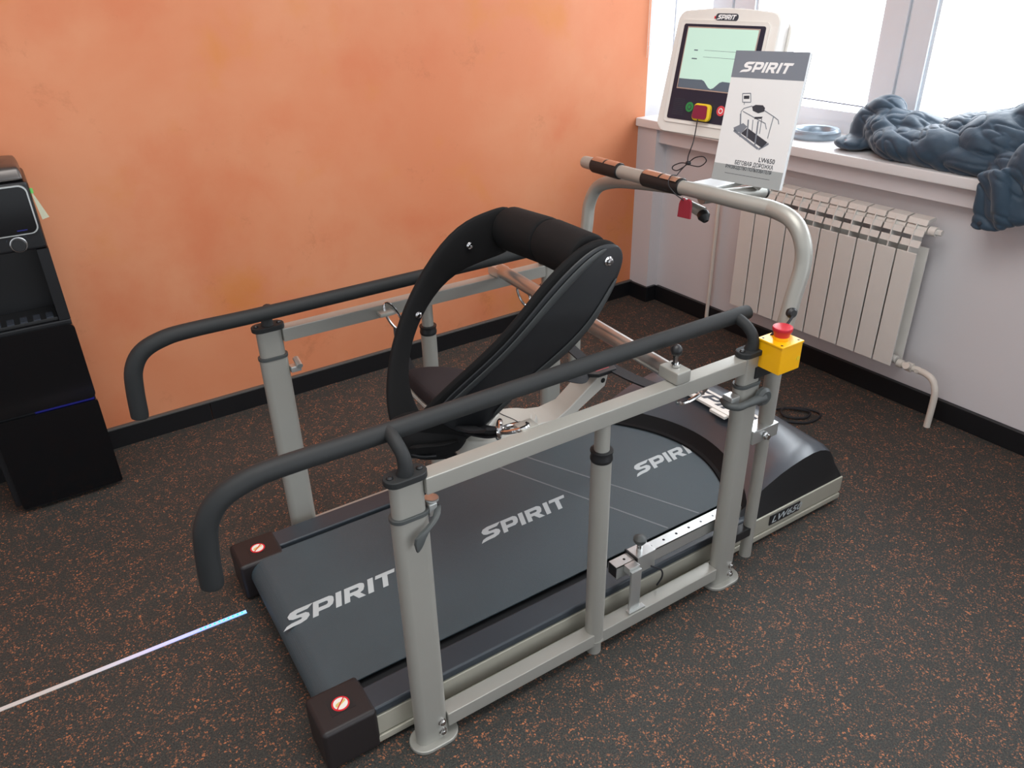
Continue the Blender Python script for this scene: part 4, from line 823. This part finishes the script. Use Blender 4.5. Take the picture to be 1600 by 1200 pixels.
# ------------------------------------------------------------------ cable on the floor
tag(MB().tube([(1.55, 0.22, .006), (1.70, 0.16, .006), (1.82, 0.15, .006), (1.90, 0.11, .012), (1.95, 0.05, .008), (1.90, 0.03, .006), (1.84, 0.08, .010), (1.88, 0.12, .014), (1.96, 0.07, .008), (1.97, 0.01, .006), (1.88, 0.00, .006), (1.80, 0.07, .006)], 0.0045, seg=8).obj('power_cable', 'cordk'), 'looped black power cable on the floor past the treadmill hood', 'cable')

# ------------------------------------------------------------------ jacket on the sill
JK = root('jacket', (2.44, -0.15, 0.94), 'dark blue padded jacket heaped on the windowsill and hanging over its edge', 'jacket', room=True)
def lobe(m_, c, r, rot=(0, 0, 0)):
    from mathutils import Euler
    mt = Matrix.Translation(c) @ Euler(rot).to_matrix().to_4x4() @ Matrix.Diagonal((r[0], r[1], r[2], 1))
    bmesh.ops.create_icosphere(m_.bm, subdivisions=3, radius=1, matrix=mt)
s = MB()
for c, r, rt in (
    ((2.36, 0.270, 0.968), (.090, .075, .024), (0.0, 0, 0)),
    ((2.44, 0.265, 1.02), (.085, .075, .085), (0.1, 0, 0)),
    ((2.45, 0.225, 1.075), (.070, .070, .058), (-0.5, 0, 0.2)),
    ((2.41, 0.16, 1.015), (.11, .10, .078), (0.3, 0, 0)),
    ((2.36, 0.06, 0.99), (.125, .14, .065), (0, 0, 0)),
    ((2.44, 0.05, 1.035), (.10, .12, .055), (0.2, 0, 0)),
    ((2.38, -0.08, 0.998), (.145, .15, .075), (0, 0, 0)),
    ((2.44, -0.12, 1.055), (.12, .13, .062), (-.25, 0, 0)),
    ((2.42, -0.26, 1.035), (.17, .15, .105), (0, 0, 0)),
    ((2.46, -0.34, 1.115), (.12, .17, .075), (-.35, 0, 0)),
    ((2.46, -0.50, 1.075), (.16, .18, .130), (0, 0, 0)),
    ((2.45, -0.62, 1.11), (.15, .16, .11), (0, 0, 0)),
    ((2.29, -0.20, 0.975), (.06, .13, .045), (0, 0, 0)),
    ((2.27, -0.38, 0.985), (.055, .09, .055), (0, 0, 0)),
    ((2.235, -0.44, 1.01), (.06, .08, .085), (0.3, 0, 0)),
    ((2.30, -0.55, 1.02), (.10, .16, .09), (0, 0, 0)),
    ((2.225, -0.50, 0.955), (.05, .12, .05), (0, 0, 0))):
    lobe(s, c, r, rt)
# flap hanging over the sill edge, with a straight hem corner
s.prism([(2.186, y_, z_) for y_, z_ in ((-0.298, 0.965), (-0.306, 0.90), (-0.312, 0.800), (-0.330, 0.790), (-0.395, 0.797), (-0.440, 0.835), (-0.500, 0.865), (-0.600, 0.890), (-0.640, 0.97), (-0.50, 1.02), (-0.38, 1.0))], (0.040, 0, 0))
s.tube([(2.196, -0.36, 0.99), (2.185, -0.385, 0.93), (2.186, -0.40, 0.86), (2.188, -0.41, 0.81)], 0.02, radii=[.03, .022, .018, .012])
s.tube([(2.20, -0.46, 1.0), (2.186, -0.475, 0.95), (2.186, -0.50, 0.89)], 0.02, radii=[.035, .026, .014])
jo = s.obj('shell_fabric', 'jack', JK, room=True)
rm = jo.modifiers.new('remesh', 'REMESH'); rm.mode = 'VOXEL'; rm.voxel_size = 0.005; rm.use_smooth_shade = True
sm = jo.modifiers.new('smooth', 'SMOOTH'); sm.iterations = 14; sm.factor = 0.7
for m_ in list(jo.modifiers):
    if m_.type == 'WEIGHTED_NORMAL': jo.modifiers.remove(m_)
bpy.context.view_layer.update()
from mathutils import noise as NZ
me_ = D.meshes.new_from_object(jo.evaluated_get(bpy.context.evaluated_depsgraph_get())); jo.modifiers.clear()
old = jo.data; jo.data = me_; D.meshes.remove(old); me_.name = 'shell_fabric'
nrm = [v.normal.copy() for v in me_.vertices]
for v, n_ in zip(me_.vertices, nrm):
    c = v.co; q = Vector((c.x * 6 + 3 * c.z, c.y * 3.6 + 3.0 * c.x, c.z * 10 - 4 * c.y))
    w_ = NZ.noise_vector(c * 4) * 0.6; a = NZ.noise(q + w_); b_ = NZ.noise(q * 2.1 + w_ * 2 + Vector((7, 3, 1)))
    r1 = (1 - abs(a) * 2.2); r1 = max(r1, 0) ** 2; r2 = max(1 - abs(b_) * 2.4, 0) ** 2
    f = NZ.noise(c * 42) * 0.0012
    v.co = c + n_ * (a * 0.012 - r1 ** 3 * 0.009 - r2 ** 3 * 0.006 + 0.006 + f)
for f in me_.polygons: f.use_smooth = True
me_.materials.clear(); me_.materials.append(M['jack'])
M['jack'].node_tree.nodes['Principled BSDF'].inputs['Sheen Weight'].default_value = 0.25
MB().box(2.30, 2.325, 0.270, 0.300, 0.975, 0.983, .002).obj('collar_label', 'redtag', JK, room=True)
MB().lathe((2.182, -0.345, 0.815), (-1, 0, 0), [(0, .007), (.002, .007), (.003, .004)], 14).obj('snap_button', 'ink', JK, room=True)
